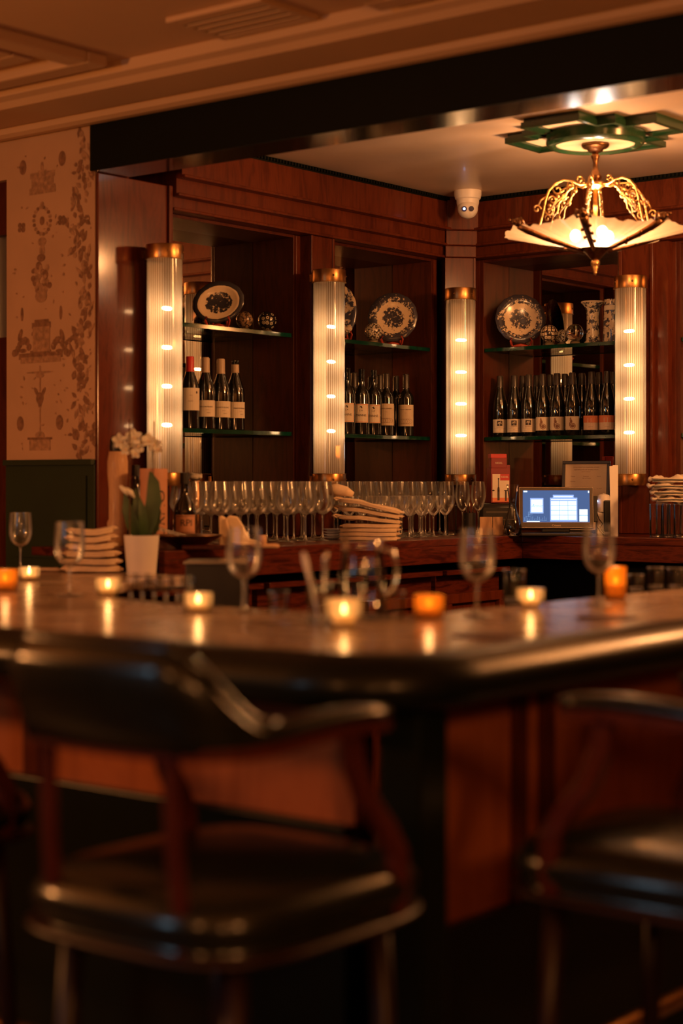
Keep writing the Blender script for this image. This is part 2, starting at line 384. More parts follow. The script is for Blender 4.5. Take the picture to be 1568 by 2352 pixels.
def text_geo(s, size, shear=0):
    """lettering as flat polygons in the XZ plane facing -Y, centred"""
    cu = bpy.data.curves.new('lettering', 'FONT'); cu.body = s; cu.size = size; cu.align_x = 'CENTER'; cu.align_y = 'CENTER'; cu.shear = shear
    cu.resolution_u = 3
    o = bpy.data.objects.new('lettering', cu); C.objects.link(o)
    dg = bpy.context.evaluated_depsgraph_get(); dg.update()
    me = bpy.data.meshes.new_from_object(o.evaluated_get(dg))
    g = G(); g.add([(v.co.x, 0, v.co.y) for v in me.vertices], [tuple(p.vertices) for p in me.polygons])
    bpy.data.objects.remove(o); bpy.data.curves.remove(cu); bpy.data.meshes.remove(me)
    return g
def shift(g, dx=0, dy=0, dz=0, rot=0):
    c, s_ = math.cos(rot), math.sin(rot)
    g.v = [(x*c-z*s_+dx, y+dy, x*s_+z*c+dz) for x, y, z in g.v]; return g
def bend(g, r):
    """wrap the XZ plane round a vertical cylinder of radius r, facing -Y"""
    g.v = [((r-y)*math.sin(x/r), -(r-y)*math.cos(x/r), z) for x, y, z in g.v]; return g
def merge(*gs):
    o = G()
    for g in gs: o.add(g.v, g.f)
    return o
def rectxz(x0, x1, z0, z1, y=0, nx=1):
    g = G()
    for i in range(nx):
        a = x0+(x1-x0)*i/nx; b = x0+(x1-x0)*(i+1)/nx
        g.flat([(a, y, z0), (b, y, z0), (b, y, z1), (a, y, z1)])
    return g
def discxz(cx, cz, rx, rz, y=0, n=14, a0=0, tilt=0):
    g = G(); pts = []
    for k in range(n):
        a = 2*PI*k/n+a0; x, z = rx*math.cos(a), rz*math.sin(a)
        pts.append((cx+x*math.cos(tilt)-z*math.sin(tilt), y, cz+x*math.sin(tilt)+z*math.cos(tilt)))
    return g.flat(pts)
def ringxz(cx, cz, rx, rz, t, y=0, n=20):
    g = G()
    for k in range(n):
        a, b = 2*PI*k/n, 2*PI*(k+1)/n
        g.flat([(cx+rx*math.cos(a), y, cz+rz*math.sin(a)), (cx+rx*math.cos(b), y, cz+rz*math.sin(b)),
                (cx+(rx-t)*math.cos(b), y, cz+(rz-t)*math.sin(b)), (cx+(rx-t)*math.cos(a), y, cz+(rz-t)*math.sin(a))])
    return g

# ================================================================== SETTING
FL = -.03; CE = 2.66
XW, YN = -4.66, 6.69          # pilaster faces of the west and north walls of the bar
XB, YB = -4.945, 6.965        # mirror backs
XF, YF = -4.716, 6.746        # frame faces
struct('floor', G().box(-7, 2.2, -3.2, 8, FL-.1, FL), 'dark_floor')
struct('wall_south', G().box(-7, 2.2, -3.3, -3.2, FL, 2.9), 'room_wall')
struct('wall_east', G().box(2.1, 2.2, -3.2, 7.4, FL, 2.9), 'room_wall')
struct('wall_front_room_west', G().box(-7, -6.9, -3.2, 4.4, FL, 2.9), 'room_wall')
# wallpapered wall with an open doorway at its left
PWY = 4.38; DX = -5.167; DTOP = 2.505
struct('wall_papered', G().box(DX, XW-.014, PWY, PWY+.10, 1.419, 2.72).box(-6.95, DX, PWY, PWY+.12, DTOP, 2.72), 'wallpaper')
struct('wall_papered_left', G().box(-6.95, -6.1, PWY, PWY+.12, 1.419, DTOP), 'wallpaper')
wn = struct('trim_1', G().box(DX, XW-.014, PWY-.004, PWY+.10, FL, 1.405), 'wainscot')
wn['label'] = 'dark green wainscot under the patterned wallpaper'
struct('trim_2', G().box(DX, XW-.014, PWY-.02, PWY, 1.400, 1.421), 'wainscot')
wp = G().box(DX+.05, XW-.05, PWY-.012, PWY-.004, 1.05, 1.36)
struct('trim_3', wp, 'wainscot')
# passage beyond the doorway
struct('wall_west_return', G().box(-5.3, XW-.02, 4.49, 4.56, FL, 2.62), 'mahogany_side')
struct('wall_passage_back', G().box(-7, XW-.3, 6.6, 6.7, FL, 2.72), 'room_wall')
struct('wall_passage_side', G().box(-7, -6.9, 4.5, 6.7, FL, 2.72), 'room_wall')
struct('door_1', G().box(-6.1, DX, PWY+.03, PWY+.09, FL, 1.9).box(-6.1, DX-.02, PWY+.03, PWY+.09, 2.3, DTOP), 'mahogany_side')
dp = obj('door_pane', G().box(-6.06, DX-.001, PWY+.055, PWY+.06, 1.9, 2.3), 'glass', None); dp['kind'] = 'structure'; dp.name = 'window_1'

# printed motifs of the wallpaper (flat print)
PY = PWY-.0015
def wpx(px, py):
    x, y, d = at_y(px, PWY); return x, zpix(py, d)
motd, motm = G(), G()
nput = [0]
def mput(g, shapes):
    for q in shapes:
        nput[0] += 1; d_ = 3e-6*nput[0]
        g.add([(a, b-d_, c) for a, b, c in q.v], q.f)
def disc_px(px, py, rx, ry, tilt=0):
    x, z = wpx(px, py); k = .0026; return discxz(x, z, rx*k, ry*.00168, PY, 14, 0, tilt)
def rect_px(x0, x1, y0, y1):
    a, z1 = wpx(x0, y0); b, z0 = wpx(x1, y1); return rectxz(a, b, z0, z1, PY)
for (px, py) in ((53, 385), (143, 364), (47, 973), (137, 970)): mput(motd, [disc_px(px, py, 7.5, 17)])
for (px, py) in ((51, 722), (140, 718)): mput(motd, [disc_px(px, py, 3, 16)])
mput(motm, [rect_px(73, 123, 405, 434), rect_px(68, 128, 434, 440), rect_px(70, 126, 399, 404), rect_px(88, 108, 392, 398), disc_px(97, 385, 3, 14), disc_px(97, 440, 30, 3)])
x, z = wpx(97, 507)
for k in range(18):
    a = 2*PI*k/18; mput(motm if k % 2 else motd, [disc_px(97+19*math.cos(a), 507+31*math.sin(a), 3.4, 4.2)])
mput(motd, [disc_px(97, 507, 5, 10)]); mput(motm, [disc_px(97, 472, 4, 9), rect_px(95.5, 98.5, 545, 580), disc_px(97, 555, 9, 10), disc_px(97, 575, 6, 12)])
for (px, py) in ((50, 523), (142, 506)):
    mput(motd, [disc_px(px-4, py-5, 4, 6), disc_px(px+4, py+5, 4, 6), disc_px(px+4, py-5, 4, 6), disc_px(px-4, py+5, 4, 6)])
for k in range(26):
    a = 2*PI*k/26; rr = random.uniform(.3, 1)
    mput(motd if k % 3 == 0 else motm, [disc_px(95+20*rr*math.cos(a), 640+42*rr*math.sin(a), random.uniform(3, 6), random.uniform(5, 11), random.uniform(0, 3))])
mput(motd, [disc_px(95, 592, 9, 9), disc_px(77, 640, 5, 7), disc_px(114, 655, 5, 7)]); mput(motm, [disc_px(95, 680, 13, 15)])
mput(motd, [rect_px(74, 117, 742, 752), rect_px(80, 112, 735, 742), rect_px(70, 118, 806, 811), rect_px(44, 144, 813, 820)])
mput(motm, [rect_px(76, 115, 752, 806), rect_px(48, 140, 822, 830)])
for s in (-1, 1):      # winged beasts left and right of the pedestal
    for k in range(9):
        mput(motd, [disc_px(95+s*(28+k*4.2), 797-math.sin(k*.55)*16+random.uniform(-3, 3), 5.5, 8, random.uniform(0, 3))])
    mput(motd, [disc_px(95+s*48, 770, 4, 15, s*.4), disc_px(95+s*42, 806, 8, 5)])
for k in range(9): mput(motd, [disc_px(150+k*5.5, 790-k*4.6, 5, 5.5)])
mput(motd, [disc_px(202, 745, 7, 9), disc_px(207, 762, 3, 12)])
mput(motd, [disc_px(92, 915, 8, 14), disc_px(92, 925, 4, 12), disc_px(84, 900, 3, 12, .6), disc_px(100, 900, 3, 12, -.6)])
mput(motm, [rect_px(91, 94, 840, 900), rect_px(91, 94, 935, 1000), disc_px(92, 855, 30, 2.5), disc_px(92, 862, 9, 6)])
mput(motm, [rect_px(68, 116, 1009, 1034), disc_px(92, 1000, 10, 9)]); mput(motd, [rect_px(64, 120, 1005, 1009)])
def leafpx(px, py, l, wd, a):
    x, z = wpx(px, py); k = .0021
    pts = []
    for t, q in ((0, 0), (.35, 1), (.7, .7), (1, 0), (.7, -.7), (.35, -1)):
        u, v = t*l*k, q*wd*k; pts.append((x+u*math.cos(a)-v*math.sin(a), PY, z+u*math.sin(a)+v*math.cos(a)))
    return G().flat(pts)
py = 318
while py < 1050:       # trailing foliage up the right side
    cxp = 186+math.sin(py*.021)*14
    for k in range(4):
        a = random.choice((.9, 2.2, 1.3, 4.2, 5.2))+random.uniform(-.3, .3)
        q = leafpx(cxp+random.uniform(-16, 22), py+random.uniform(-12, 12), random.uniform(10, 24), random.uniform(3, 6.5), a)
        if max(v[0] for v in q.v) < XW-.004: mput(motd if random.random() < .5 else motm, [q])
    py += 17
for k in range(95):
    q = leafpx(random.uniform(30, 215), random.uniform(350, 1045), random.uniform(4, 10), random.uniform(1, 2.5), random.uniform(0, 6.3))
    if max(v[0] for v in q.v) < XW-.004 and min(v[0] for v in q.v) > DX: mput(motm, [q])
for (px, py) in ((191, 512), (183, 388), (172, 1000), (208, 1005), (190, 815), (190, 880)):
    for k in range(8):
        q = leafpx(px+random.uniform(-8, 8), py+random.uniform(-12, 12), random.uniform(8, 15), random.uniform(3, 5), random.uniform(0, 6.3))
        if max(v[0] for v in q.v) < XW-.004: mput(motd, [q])
wallp = bpy.data.objects['wall_papered']
obj('printed_motif', motd, 'print_dark', wallp, kind='stuff'); obj('faint_motif', motm, 'print_mid', wallp, kind='stuff')

# ceilings
fc = struct('ceiling', G().box(-7, 2.2, -3.3, 4.42, 2.735, 2.85), 'ceiling_paint')
def profile_x(name, x0, x1, prof, mat):   # prof: (y, z) polygon swept along X
    g = G(); n = len(prof)
    g.add([(x0, y, z) for y, z in prof]+[(x1, y, z) for y, z in prof], [tuple(range(n)), tuple(range(n, 2*n))[::-1]]+[(i, n+i, n+(i+1) % n, (i+1) % n) for i in range(n)])
    return struct(name, g, mat)
profile_x('trim_4', -6.95, 2.1, [(4.345, 2.735), (4.345, 2.645), (4.315, 2.645), (4.295, 2.655), (4.29, 2.685), (4.265, 2.69), (4.262, 2.67), (4.05, 2.67), (4.03, 2.69), (4.0, 2.70), (3.99, 2.735)], 'ceiling_paint')
# coffers: mouldings that stand proud of the ceiling
tn = 5
for (x0, x1, y0, y1) in ((-6.6, -4.12, 1.6, 3.92), (-3.02, -1.6, 2.4, 3.95)):
    for off, h in ((0, .040), (.17, .026)):
        g = G(); a0, a1, b0, b1 = x0+off, x1-off, y0+off, y1-off; t = .09
        g.box(a0, a1, b1-t, b1, 2.735-h, 2.735).box(a0, a1, b0, b0+t, 2.735-h, 2.735).box(a0, a0+t, b0+t, b1-t, 2.735-h, 2.735).box(a1-t, a1, b0+t, b1-t, 2.735-h, 2.735)
        struct('trim_%d' % tn, g, 'ceiling_paint', bev=.008); tn += 1
vt = thing('ceiling_vent', 'slatted air vent set in the coffered ceiling', 'vent', (-3.5, 3.83, 2.70))
vt.location = (-3.46, 3.84, 2.728)
obj('frame', G().box(-.19, .19, -.13, -.11, -.010, .006).box(-.19, .19, .11, .13, -.010, .006).box(-.19, -.17, -.11, .11, -.010, .006).box(.17, .19, -.11, .11, -.010, .006), 'ceiling_paint', vt)
obj('backing', G().box(-.17, .17, -.11, .11, .003, .006), 'black_plastic', vt)
for k in range(5):
    y = -.092+k*.046; obj('slat', G().box(-.17, .17, y-.014, y+.014, -.009, -.005), 'ceiling_paint', vt)
# beam
struct('trim_%d' % tn, G().box(-4.668, 2.1, 4.35, 4.358, 2.478, 2.74), 'beam_face'); tn += 1
struct('trim_%d' % tn, G().box(-4.668, 2.1, 4.358, 4.53, 2.478, 2.74), 'black_green'); tn += 1
struct('ceiling_bar', G().box(-5.3, 2.1, 4.53, 7.4, CE, CE+.1), 'bar_ceiling')
# walls behind the cabinets
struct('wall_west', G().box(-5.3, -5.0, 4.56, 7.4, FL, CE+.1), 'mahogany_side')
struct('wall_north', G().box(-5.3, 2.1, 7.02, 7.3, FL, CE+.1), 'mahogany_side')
# cornice: stepped, along both walls.  (offset from the pilaster face, z)
STEP = [(.075, 2.506, CE), (.045, 2.438, 2.506), (.018, 2.385, 2.438)]
for k, (o, z0, z1) in enumerate(STEP):
    struct('trim_%d' % tn, G().box(-5.0, XW+o-.02, 4.77, 7.02, z0, z1), 'mahogany'); tn += 1
    struct('trim_%d' % tn, G().box(-4.62, 2.1, YN-o+.02, 7.02, z0, z1-.0005), 'mahogany'); tn += 1
    # projecting nosing at the foot of each step
    g = G().box(XW+o-.02, XW+o-.004, 4.77, YN-o+.004, z0, z0+.012); struct('trim_%d' % tn, g, 'mahogany', bev=.004); tn += 1
    g = G().box(XW+o-.004, 2.1, YN-o+.004, YN-o+.02, z0, z0+.012); struct('trim_%d' % tn, g, 'mahogany', bev=.004); tn += 1
# beaded strip under the ceiling
bd = G(); y = 4.78
while y < 6.6: bd.box(XW+.055, XW+.066, y, y+.011, CE-.016, CE-.002); y += .019
bd2 = G(); x = -4.58
while x < -1.5: bd2.box(x, x+.011, YN-.066, YN-.055, CE-.016, CE-.002); x += .019
bw = struct('trim_%d' % tn, G().box(XW+.05, XW+.056, 4.78, 6.62, CE-.022, CE), 'beam_face'); tn += 1
obj('bead', bd, 'beam_face', bw, kind='stuff')
bn = struct('trim_%d' % tn, G().box(-4.59, 2.1, YN-.056, YN-.05, CE-.022, CE), 'beam_face'); tn += 1
obj('bead', bd2, 'beam_face', bn, kind='stuff')

# ---- pilasters
def pilaster(label, g, extra=None):
    o = thing('pilaster', label, 'pilaster')
    obj('shaft', g, 'mahogany_gloss' if 'wallpaper' in label else 'mahogany', o, bev=.003)
    if extra: obj('edge_moulding', extra, 'mahogany', o, bev=.003)
    return o
pilaster('wide dark wood end pilaster beside the wallpaper', G().box(XW-.013, XW, 4.384, 4.765, 1.11, 2.477),
         G().box(XW, XW+.012, 4.745, 4.765, 1.11, 2.477))
pilaster('narrow wood pilaster between the two left bays', G().box(XB, XW, 5.607, 5.765, 1.11, 2.384),
         G().box(XW, XW+.006, 5.607, 5.622, 1.11, 2.384).box(XW, XW+.006, 5.75, 5.765, 1.11, 2.384))
pilaster('wood pilaster right of the white wine bottles', G().box(-3.79, -3.621, YN, 7.0, 1.11, 2.384),
         G().box(-3.79, -3.775, YN-.006, YN, 1.11, 2.384).box(-3.636, -3.621, YN-.006, YN, 1.11, 2.384))
# corner pilaster, turned 45 degrees, with its stepped blocks
cp = thing('pilaster', 'diagonal corner pilaster with stepped blocks under the security camera', 'pilaster', (-4.60, 6.63, 0), -PI/4+PI/2)
cp.rotation_euler = (0, 0, PI/4)
def cbox(w_, f, z0, z1): return G().box(-w_, w_, f, .22, z0, z1)
obj('shaft', cbox(.072, -.002, 1.11, 2.387), 'mahogany', cp, bev=.003)
obj('block', cbox(.073, -.018, 2.387, 2.440), 'mahogany', cp, bev=.003)
obj('block', cbox(.074, -.040, 2.440, 2.508), 'mahogany', cp, bev=.003)
obj('block', cbox(.074, -.068, 2.508, CE-.001), 'mahogany', cp, bev=.003)
obj('edge_moulding', G().box(-.072, -.062, -.008, -.002, 1.11, 2.384).box(.062, .072, -.008, -.002, 1.11, 2.384), 'mahogany', cp)

# ---- display bays
SHZ = (1.965, 1.548)
def bay_w(label, y0, y1):
    o = thing('display_bay', label, 'display cabinet')
    obj('mirror', G().box(XB-.01, XB, y0-.0, y1+.0, 1.11, 2.384), 'mirror', o)
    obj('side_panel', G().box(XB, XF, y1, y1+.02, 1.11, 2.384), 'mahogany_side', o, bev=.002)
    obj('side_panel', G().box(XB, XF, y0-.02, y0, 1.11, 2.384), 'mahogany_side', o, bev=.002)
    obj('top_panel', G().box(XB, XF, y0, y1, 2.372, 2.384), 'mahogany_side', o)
    obj('frame', G().box(XF-.018, XF, y1+.02, y1+.0469, 1.11, 2.384).box(XF-.018, XF, y0-.04, y0-.02, 1.11, 2.384), 'mahogany', o, bev=.002)
    for z in SHZ:
        s_ = obj('glass_shelf', G().box(XB+.008, XF-.004, y0+.004, y1-.004, z-.014, z), 'shelf_glass', o)
        obj('polished_edge', G().box(XF-.004, XF+.001, y0+.006, y1-.012, z-.0165, z+.0005), 'shelf_edge', s_, bev=.001)
    return o
def bay_n(label, x0, x1):
    o = thing('display_bay', label, 'display cabinet')
    obj('mirror', G().box(x0, x1, YB, YB+.01, 1.11, 2.384), 'mirror', o)
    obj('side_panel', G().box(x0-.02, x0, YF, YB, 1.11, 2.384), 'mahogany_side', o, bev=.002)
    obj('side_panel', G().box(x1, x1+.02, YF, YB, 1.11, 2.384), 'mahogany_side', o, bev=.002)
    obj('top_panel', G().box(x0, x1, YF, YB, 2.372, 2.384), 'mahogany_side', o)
    obj('frame', G().box(x0-.045, x0-.02, YF, YF+.018, 1.11, 2.384).box(x1+.02, x1+.04, YF, YF+.018, 1.11, 2.384), 'mahogany', o, bev=.002)
    for z in SHZ:
        s_ = obj('glass_shelf', G().box(x0+.004, x1-.004, YF+.004, YB-.008, z-.014, z), 'shelf_glass', o)
        obj('polished_edge', G().box(x0+.006, x1-.006, YF-.001, YF+.004, z-.0165, z+.0005), 'shelf_edge', s_, bev=.001)
    return o
bay_w('mirror-backed display bay with the oval platter, left of the second sconce', 4.81, 5.56)
bay_w('mirror-backed display bay with a round plate and red wine bottles', 5.81, 6.56)
bay_n('mirror-backed display bay above the order screen', -4.547, -3.83)
bay_n('mirror-backed display bay at the right edge above the folded towels', -3.52, -2.7)
struct('trim_%d' % tn, G().box(-3.62, -3.56, YN+.02, 7.0, 1.11, 2.384), 'mahogany'); tn += 1

# ---- sconces
BZ = (1.990, 1.843, 1.697, 1.551)
def make_sconce(label, loc, rz, group='fluted glass tube sconces'):
    o = thing('wall_sconce', label, 'wall lamp', loc, rz, group)
    R = .067
    obj('fluted_glass', G().lathe([(R, 1.372), (R, 2.174)], 88, cap=False, flute=.055), 'flute', o, smooth=True)
    for nm, z0, z1 in (('top_cap', 2.174, 2.228), ('bottom_cap', 1.322, 1.372)):
        c = obj(nm, G().lathe([(0, z0), (R+.004, z0), (R+.005, z0+.003), (R+.005, z1-.003), (R+.004, z1), (0, z1)], 40, cap=False), 'brass', o, smooth='auto')
        for s in (-1, 1):
            a = -PI/2+s*.62
            g = G().ball(((R+.005)*math.cos(a), (R+.005)*math.sin(a), (z0+z1)/2), .0045, 8, 5); obj('screw', g, 'bronze', c, smooth=True)
        obj('cap_rim', G().lathe([(R+.006, z1-.002 if nm == 'bottom_cap' else z0), (R+.008, (z1-.001) if nm == 'bottom_cap' else z0+.001), (R+.006, z1 if nm == 'bottom_cap' else z0+.002)], 40, cap=False), 'gold', c, smooth=True)
    vs_ = []; nn = 14
    for i in range(nn+1):
        a = PI*(.27+.46*i/nn)
        for zz in (1.374, 2.172):
            vs_.append((.058*math.cos(a), .058*math.sin(a), zz)); vs_.append((.061*math.cos(a), .061*math.sin(a), zz))
    fs_ = []
    for i in range(nn):
        a = i*4; fs_ += [(a, a+2, a+6, a+4), (a+1, a+5, a+7, a+3)]
    obj('reflector', G().add(vs_, fs_), 'cream_plate', o, smooth=True)
    obj('wall_bracket', G().box(-.02, .02, .045, .09, 2.185, 2.215).box(-.02, .02, .045, .09, 1.335, 1.362), 'brass', o)
    for z in BZ:
        m = Matrix.Translation((0, -.012, z)) @ Matrix.Rotation(PI/2, 4, 'Y')
        g = G().lathe([(0, -.026), (.004, -.024), (.0070, -.015), (.0075, 0), (.0070, .015), (.004, .024), (0, .026)], 10, m, cap=False)
        b = obj('bulb', g, 'bulb', o, smooth=True)
    return o
S1 = make_sconce('fluted glass sconce on the wide end pilaster, nearest the wallpaper', (-4.572, 4.641, 0), PI/2)
dup(S1, (-4.572, 5.622, 0), PI/2, 'fluted glass sconce between the two left display bays')
dup(S1, (-4.532, 6.535, 0), PI/4, 'fluted glass sconce on the corner pilaster under the security camera')
dup(S1, (-3.685, 6.603, 0), 0, 'fluted glass sconce right of the order screen, near the chandelier')

# ---- security camera at the ceiling corner
x, y, _d = at_y(1074, 6.42)[0:3]
x, y = W((1074-CX)/F*7.82, 7.82)
sc_cam = thing('security_camera', 'white dome security camera at the ceiling corner', 'camera', (x, y, CE), yaw_cam(x, y))
obj('base', G().lathe([(.062, 0), (.062, -.018), (.058, -.036), (.053, -.04), (0, -.04)], 32, cap=False), 'white_plastic', sc_cam, smooth='auto')
obj('housing', G().lathe([(.052, -.036), (.051, -.055), (.042, -.09), (.03, -.105), (0, -.108)], 32, cap=False), 'white_plastic', sc_cam, smooth=True)
hb = obj('eyeball', G().ball((0, -.012, -.082), .046, 28, 18), 'white_plastic', sc_cam, smooth=True)
for s, mt, r in ((-1, 'led_blue', .006), (1, 'lens', .012)):
    m = Matrix.Translation((s*.016, -.0565, -.090)) @ Matrix.Rotation(PI/2+.15, 4, 'X')
    if s == -1: obj('lens_ring', G().lathe([(0, -.002), (.012, -.002), (.012, .001), (0, .001)], 18, m, cap=False), 'lens', hb)
    m2 = Matrix.Translation((s*.016, -.059, -.090)) @ Matrix.Rotation(PI/2+.15, 4, 'X')
    obj('lens', G().lathe([(0, -.001), (r, -.001), (r, .001), (0, .001)], 18, m2, cap=False), mt, hb)

# ---- ceiling medallion
MX, MY = -3.285, 5.62
md = thing('ceiling_medallion', 'stepped dark green ceiling moulding round the chandelier', 'moulding', (MX, MY, CE))
def outline(k):
    a, b, c = .115*k[0], .195*k[0], .315*k[0]
    q = [(a, c), (a, b), (b, b), (b, a), (c, a), (c, -a), (b, -a), (b, -b), (a, -b), (a, -c), (-a, -c), (-a, -b), (-b, -b), (-b, -a), (-c, -a), (-c, a), (-b, a), (-b, b), (-a, b), (-a, c)]
    return q
def off_outline(d):
    a, b, c = .115+d, .190+d, .315+d
    a2 = a
    return [(a, c), (a, b), (b, b), (b, a), (c, a), (c, -a), (b, -a), (b, -b), (a, -b), (a, -c), (-a, -c), (-a, -b), (-b, -b), (-b, -a), (-c, -a), (-c, a), (-b, a), (-b, b), (-a, b), (-a, c)]
def band(o1, o2, z0, z1):
    n = len(o1); g = G()
    vs = [(x, y, z0) for x, y in o1]+[(x, y, z0) for x, y in o2]+[(x, y, z1) for x, y in o1]+[(x, y, z1) for x, y in o2]
    fs = []
    for i in range(n):
        j = (i+1) % n
        fs += [(i, j, n+j, n+i), (2*n+i, 3*n+i, 3*n+j, 2*n+j), (i, 2*n+i, 2*n+j, j), (n+i, n+j, 3*n+j, 3*n+i)]
    return g.add(vs, fs)
obj('outer_band', band(off_outline(.0), off_outline(-.032), -.028, 0), 'moulding_green', md)
obj('outer_lip', band(off_outline(.008), off_outline(-.008), -.036, -.014), 'moulding_green', md)
obj('field_panel', G().prism(off_outline(-.030), -.020, 0), 'moulding_cream', md)
obj('round_panel', G().lathe([(0, -.058), (.148, -.058), (.150, -.02)], 48, cap=False), 'moulding_cream', md, smooth='auto')
obj('ring_band', G().lathe([(.146, -.02), (.146, -.062), (.156, -.070), (.172, -.068), (.184, -.056), (.188, -.02)], 56, cap=False), 'moulding_green', md, smooth='auto')

# ---- chandelier
ch = thing('chandelier', 'gilt bronze chandelier with frosted glass petal shades', 'chandelier', (MX, MY, 0))
obj('canopy', G().lathe([(.054, 2.602), (.058, 2.596), (.05, 2.588), (.036, 2.584), (.03, 2.575), (.012, 2.568)], 12, flute=.10), 'bronze', ch, smooth=True)
obj('stem', G().lathe([(.008, 2.575), (.012, 2.565), (.017, 2.556), (.012, 2.545), (.009, 2.53), (.011, 2.51), (.016, 2.497), (.022, 2.485), (.024, 2.476), (.018, 2.466), (.010, 2.458)], 20), 'bronze', ch, smooth=True)
obj('collar', G().lathe([(.006, 2.464), (.035, 2.458), (.040, 2.450), (.034, 2.443), (.020, 2.436), (.008, 2.430)], 28), 'gold', ch, smooth=True)
obj('centre_rod', G().lathe([(.009, 2.44), (.009, 2.215)], 14), 'gold', ch, smooth=True)
obj('hub', G().lathe([(.0, 2.165), (.018, 2.170), (.036, 2.192), (.058, 2.208), (.062, 2.214), (.0, 2.222)], 28, cap=False), 'bronze', ch, smooth=True)
fin = obj('finial', G().lathe([(0, 2.108), (.004, 2.113), (.007, 2.122), (.006, 2.125), (.010, 2.130), (.0085, 2.134), (.013, 2.140), (.011, 2.144), (.017, 2.150), (.017, 2.160), (.012, 2.168), (.008, 2.176)], 18, cap=False), 'gold', ch, smooth=True)
a_cam = math.atan2(-MY, -MX)
def shade_pt(t, r, sag=1):       # bowl surface: radius r, small rise
    return 2.208+ (r-.055)*.33 + max(0, r-.20)*.10
for k in range(6):
    a0 = a_cam-math.radians(8)+k*PI/3; a1 = a0+PI/3
    vs, fs = [], []; nu, nv = 22, 9
    for i in range(nu+1):
        u = i/nu; a = a0+(a1-a0)*(.02+.96*u)
        bulge = math.sin(PI*u)
        rmax = .300+.042*bulge+.004*math.sin(u*PI*9)      # scalloped outer edge
        for j in range(nv+1):
            r = .055+(rmax-.055)*j/nv
            fl = .0035*math.sin(u*PI*14)*(j/nv)
            z = shade_pt(u, r)-.052*bulge*(j/nv)**1.3+fl
            vs.append((r*math.cos(a), r*math.sin(a), z))
    for i in range(nu):
        for j in range(nv):
            q = i*(nv+1)+j; fs.append((q, q+nv+1, q+nv+2, q+1))
    obj('glass_panel', G().add(vs, fs), 'shade', ch, smooth=True)
    ux, uy = math.cos(a0), math.sin(a0); px_, py_ = -uy, ux
    P = lambda r, z, s=0: (r*ux+s*px_, r*uy+s*py_, z)
    rb = G().tube([P(.05, 2.200), P(.12, 2.222), P(.20, 2.246), P(.27, 2.272), P(.300, 2.290)], [.008, .011, .013, .016, .018], 8)
    rb.tube([P(.29, 2.285, -.022), P(.300, 2.300, -.030), P(.305, 2.312, -.022)], .006, 6).tube([P(.29, 2.285, .022), P(.300, 2.300, .030), P(.305, 2.312, .022)], .006, 6)
    rib = obj('rib', rb, 'bronze', ch, smooth=True)
    lf = G()
    for j in range(5):
        r = .13+j*.03
        lf.ball(P(r, 2.218+(r-.12)*.33, .016*(-1)**j), .007, 8, 5)
    lf.ball(P(.306, 2.298), .017, 10, 6).ball(P(.322, 2.300), .010, 8, 5).ball(P(.338, 2.305), .006, 8, 5)
    obj('rib_leafwork', lf, 'bronze', rib, smooth=True, kind='stuff')
    # scroll arm
    main = [P(.035, 2.452), P(.06, 2.447), P(.09, 2.458), P(.125, 2.462), P(.16, 2.448), P(.185, 2.420), P(.198, 2.385), P(.206, 2.345), P(.218, 2.300), P(.235, 2.268)]
    ag = G().tube(main, [.005, .005, .0045, .004, .004, .004, .004, .004, .0045, .006], 7)
    def curl(cr, cz, r0, turns, start, dirn=1, th=.0032):
        pts = []; n = 14
        for i in range(n+1):
            t = i/n; an = start+dirn*turns*2*PI*t; rr = r0*(1-.75*t)
            pts.append(P(cr+rr*math.cos(an), cz+rr*math.sin(an)))
        ag.tube(pts, th, 6)
    curl(.060, 2.468, .016, 1.1, -PI/2)
    curl(.150, 2.425, .022, 1.2, PI/2, -1)
    curl(.128, 2.400, .020, 1.2, PI/2, -1)
    curl(.170, 2.385, .018, 1.2, 0, 1)
    curl(.182, 2.345, .018, 1.2, 0, -1)
    curl(.232, 2.350, .016, 1.1, PI, -1)
    curl(.100, 2.440, .014, 1.1, PI/2, 1)
    ag.tube([P(.19, 2.40), P(.215, 2.385), P(.228, 2.362)], .003, 6)
    ag.tube([P(.09, 2.458), P(.10, 2.43), P(.13, 2.40), P(.165, 2.37), P(.19, 2.33)], .003, 6)
    ag.tube([P(.11, 2.455), P(.115, 2.41), P(.145, 2.375), P(.15, 2.345), P(.17, 2.32)], .0028, 6)
    ag.ball(P(.15, 2.40), .008, 8, 5).ball(P(.182, 2.365), .007, 8, 5)
    obj('scroll_arm', ag, 'gold', ch, smooth=True)
for k in range(3):
    a = a_cam+math.radians(20)+k*2*PI/3
    b = G().ball((.075*math.cos(a), .075*math.sin(a), 2.262), .021, 14, 9, 1.15)
    obj('bulb', b, 'chand_bulb', ch, smooth=True)
    obj('bulb_socket', G().tube([(.02*math.cos(a), .02*math.sin(a), 2.24), (.055*math.cos(a), .055*math.sin(a), 2.255)], .011, 10), 'brass', ch, smooth=True)
point('chandelier_light', (MX, MY, 2.375), 22, (1.0, .45, .16), .05)

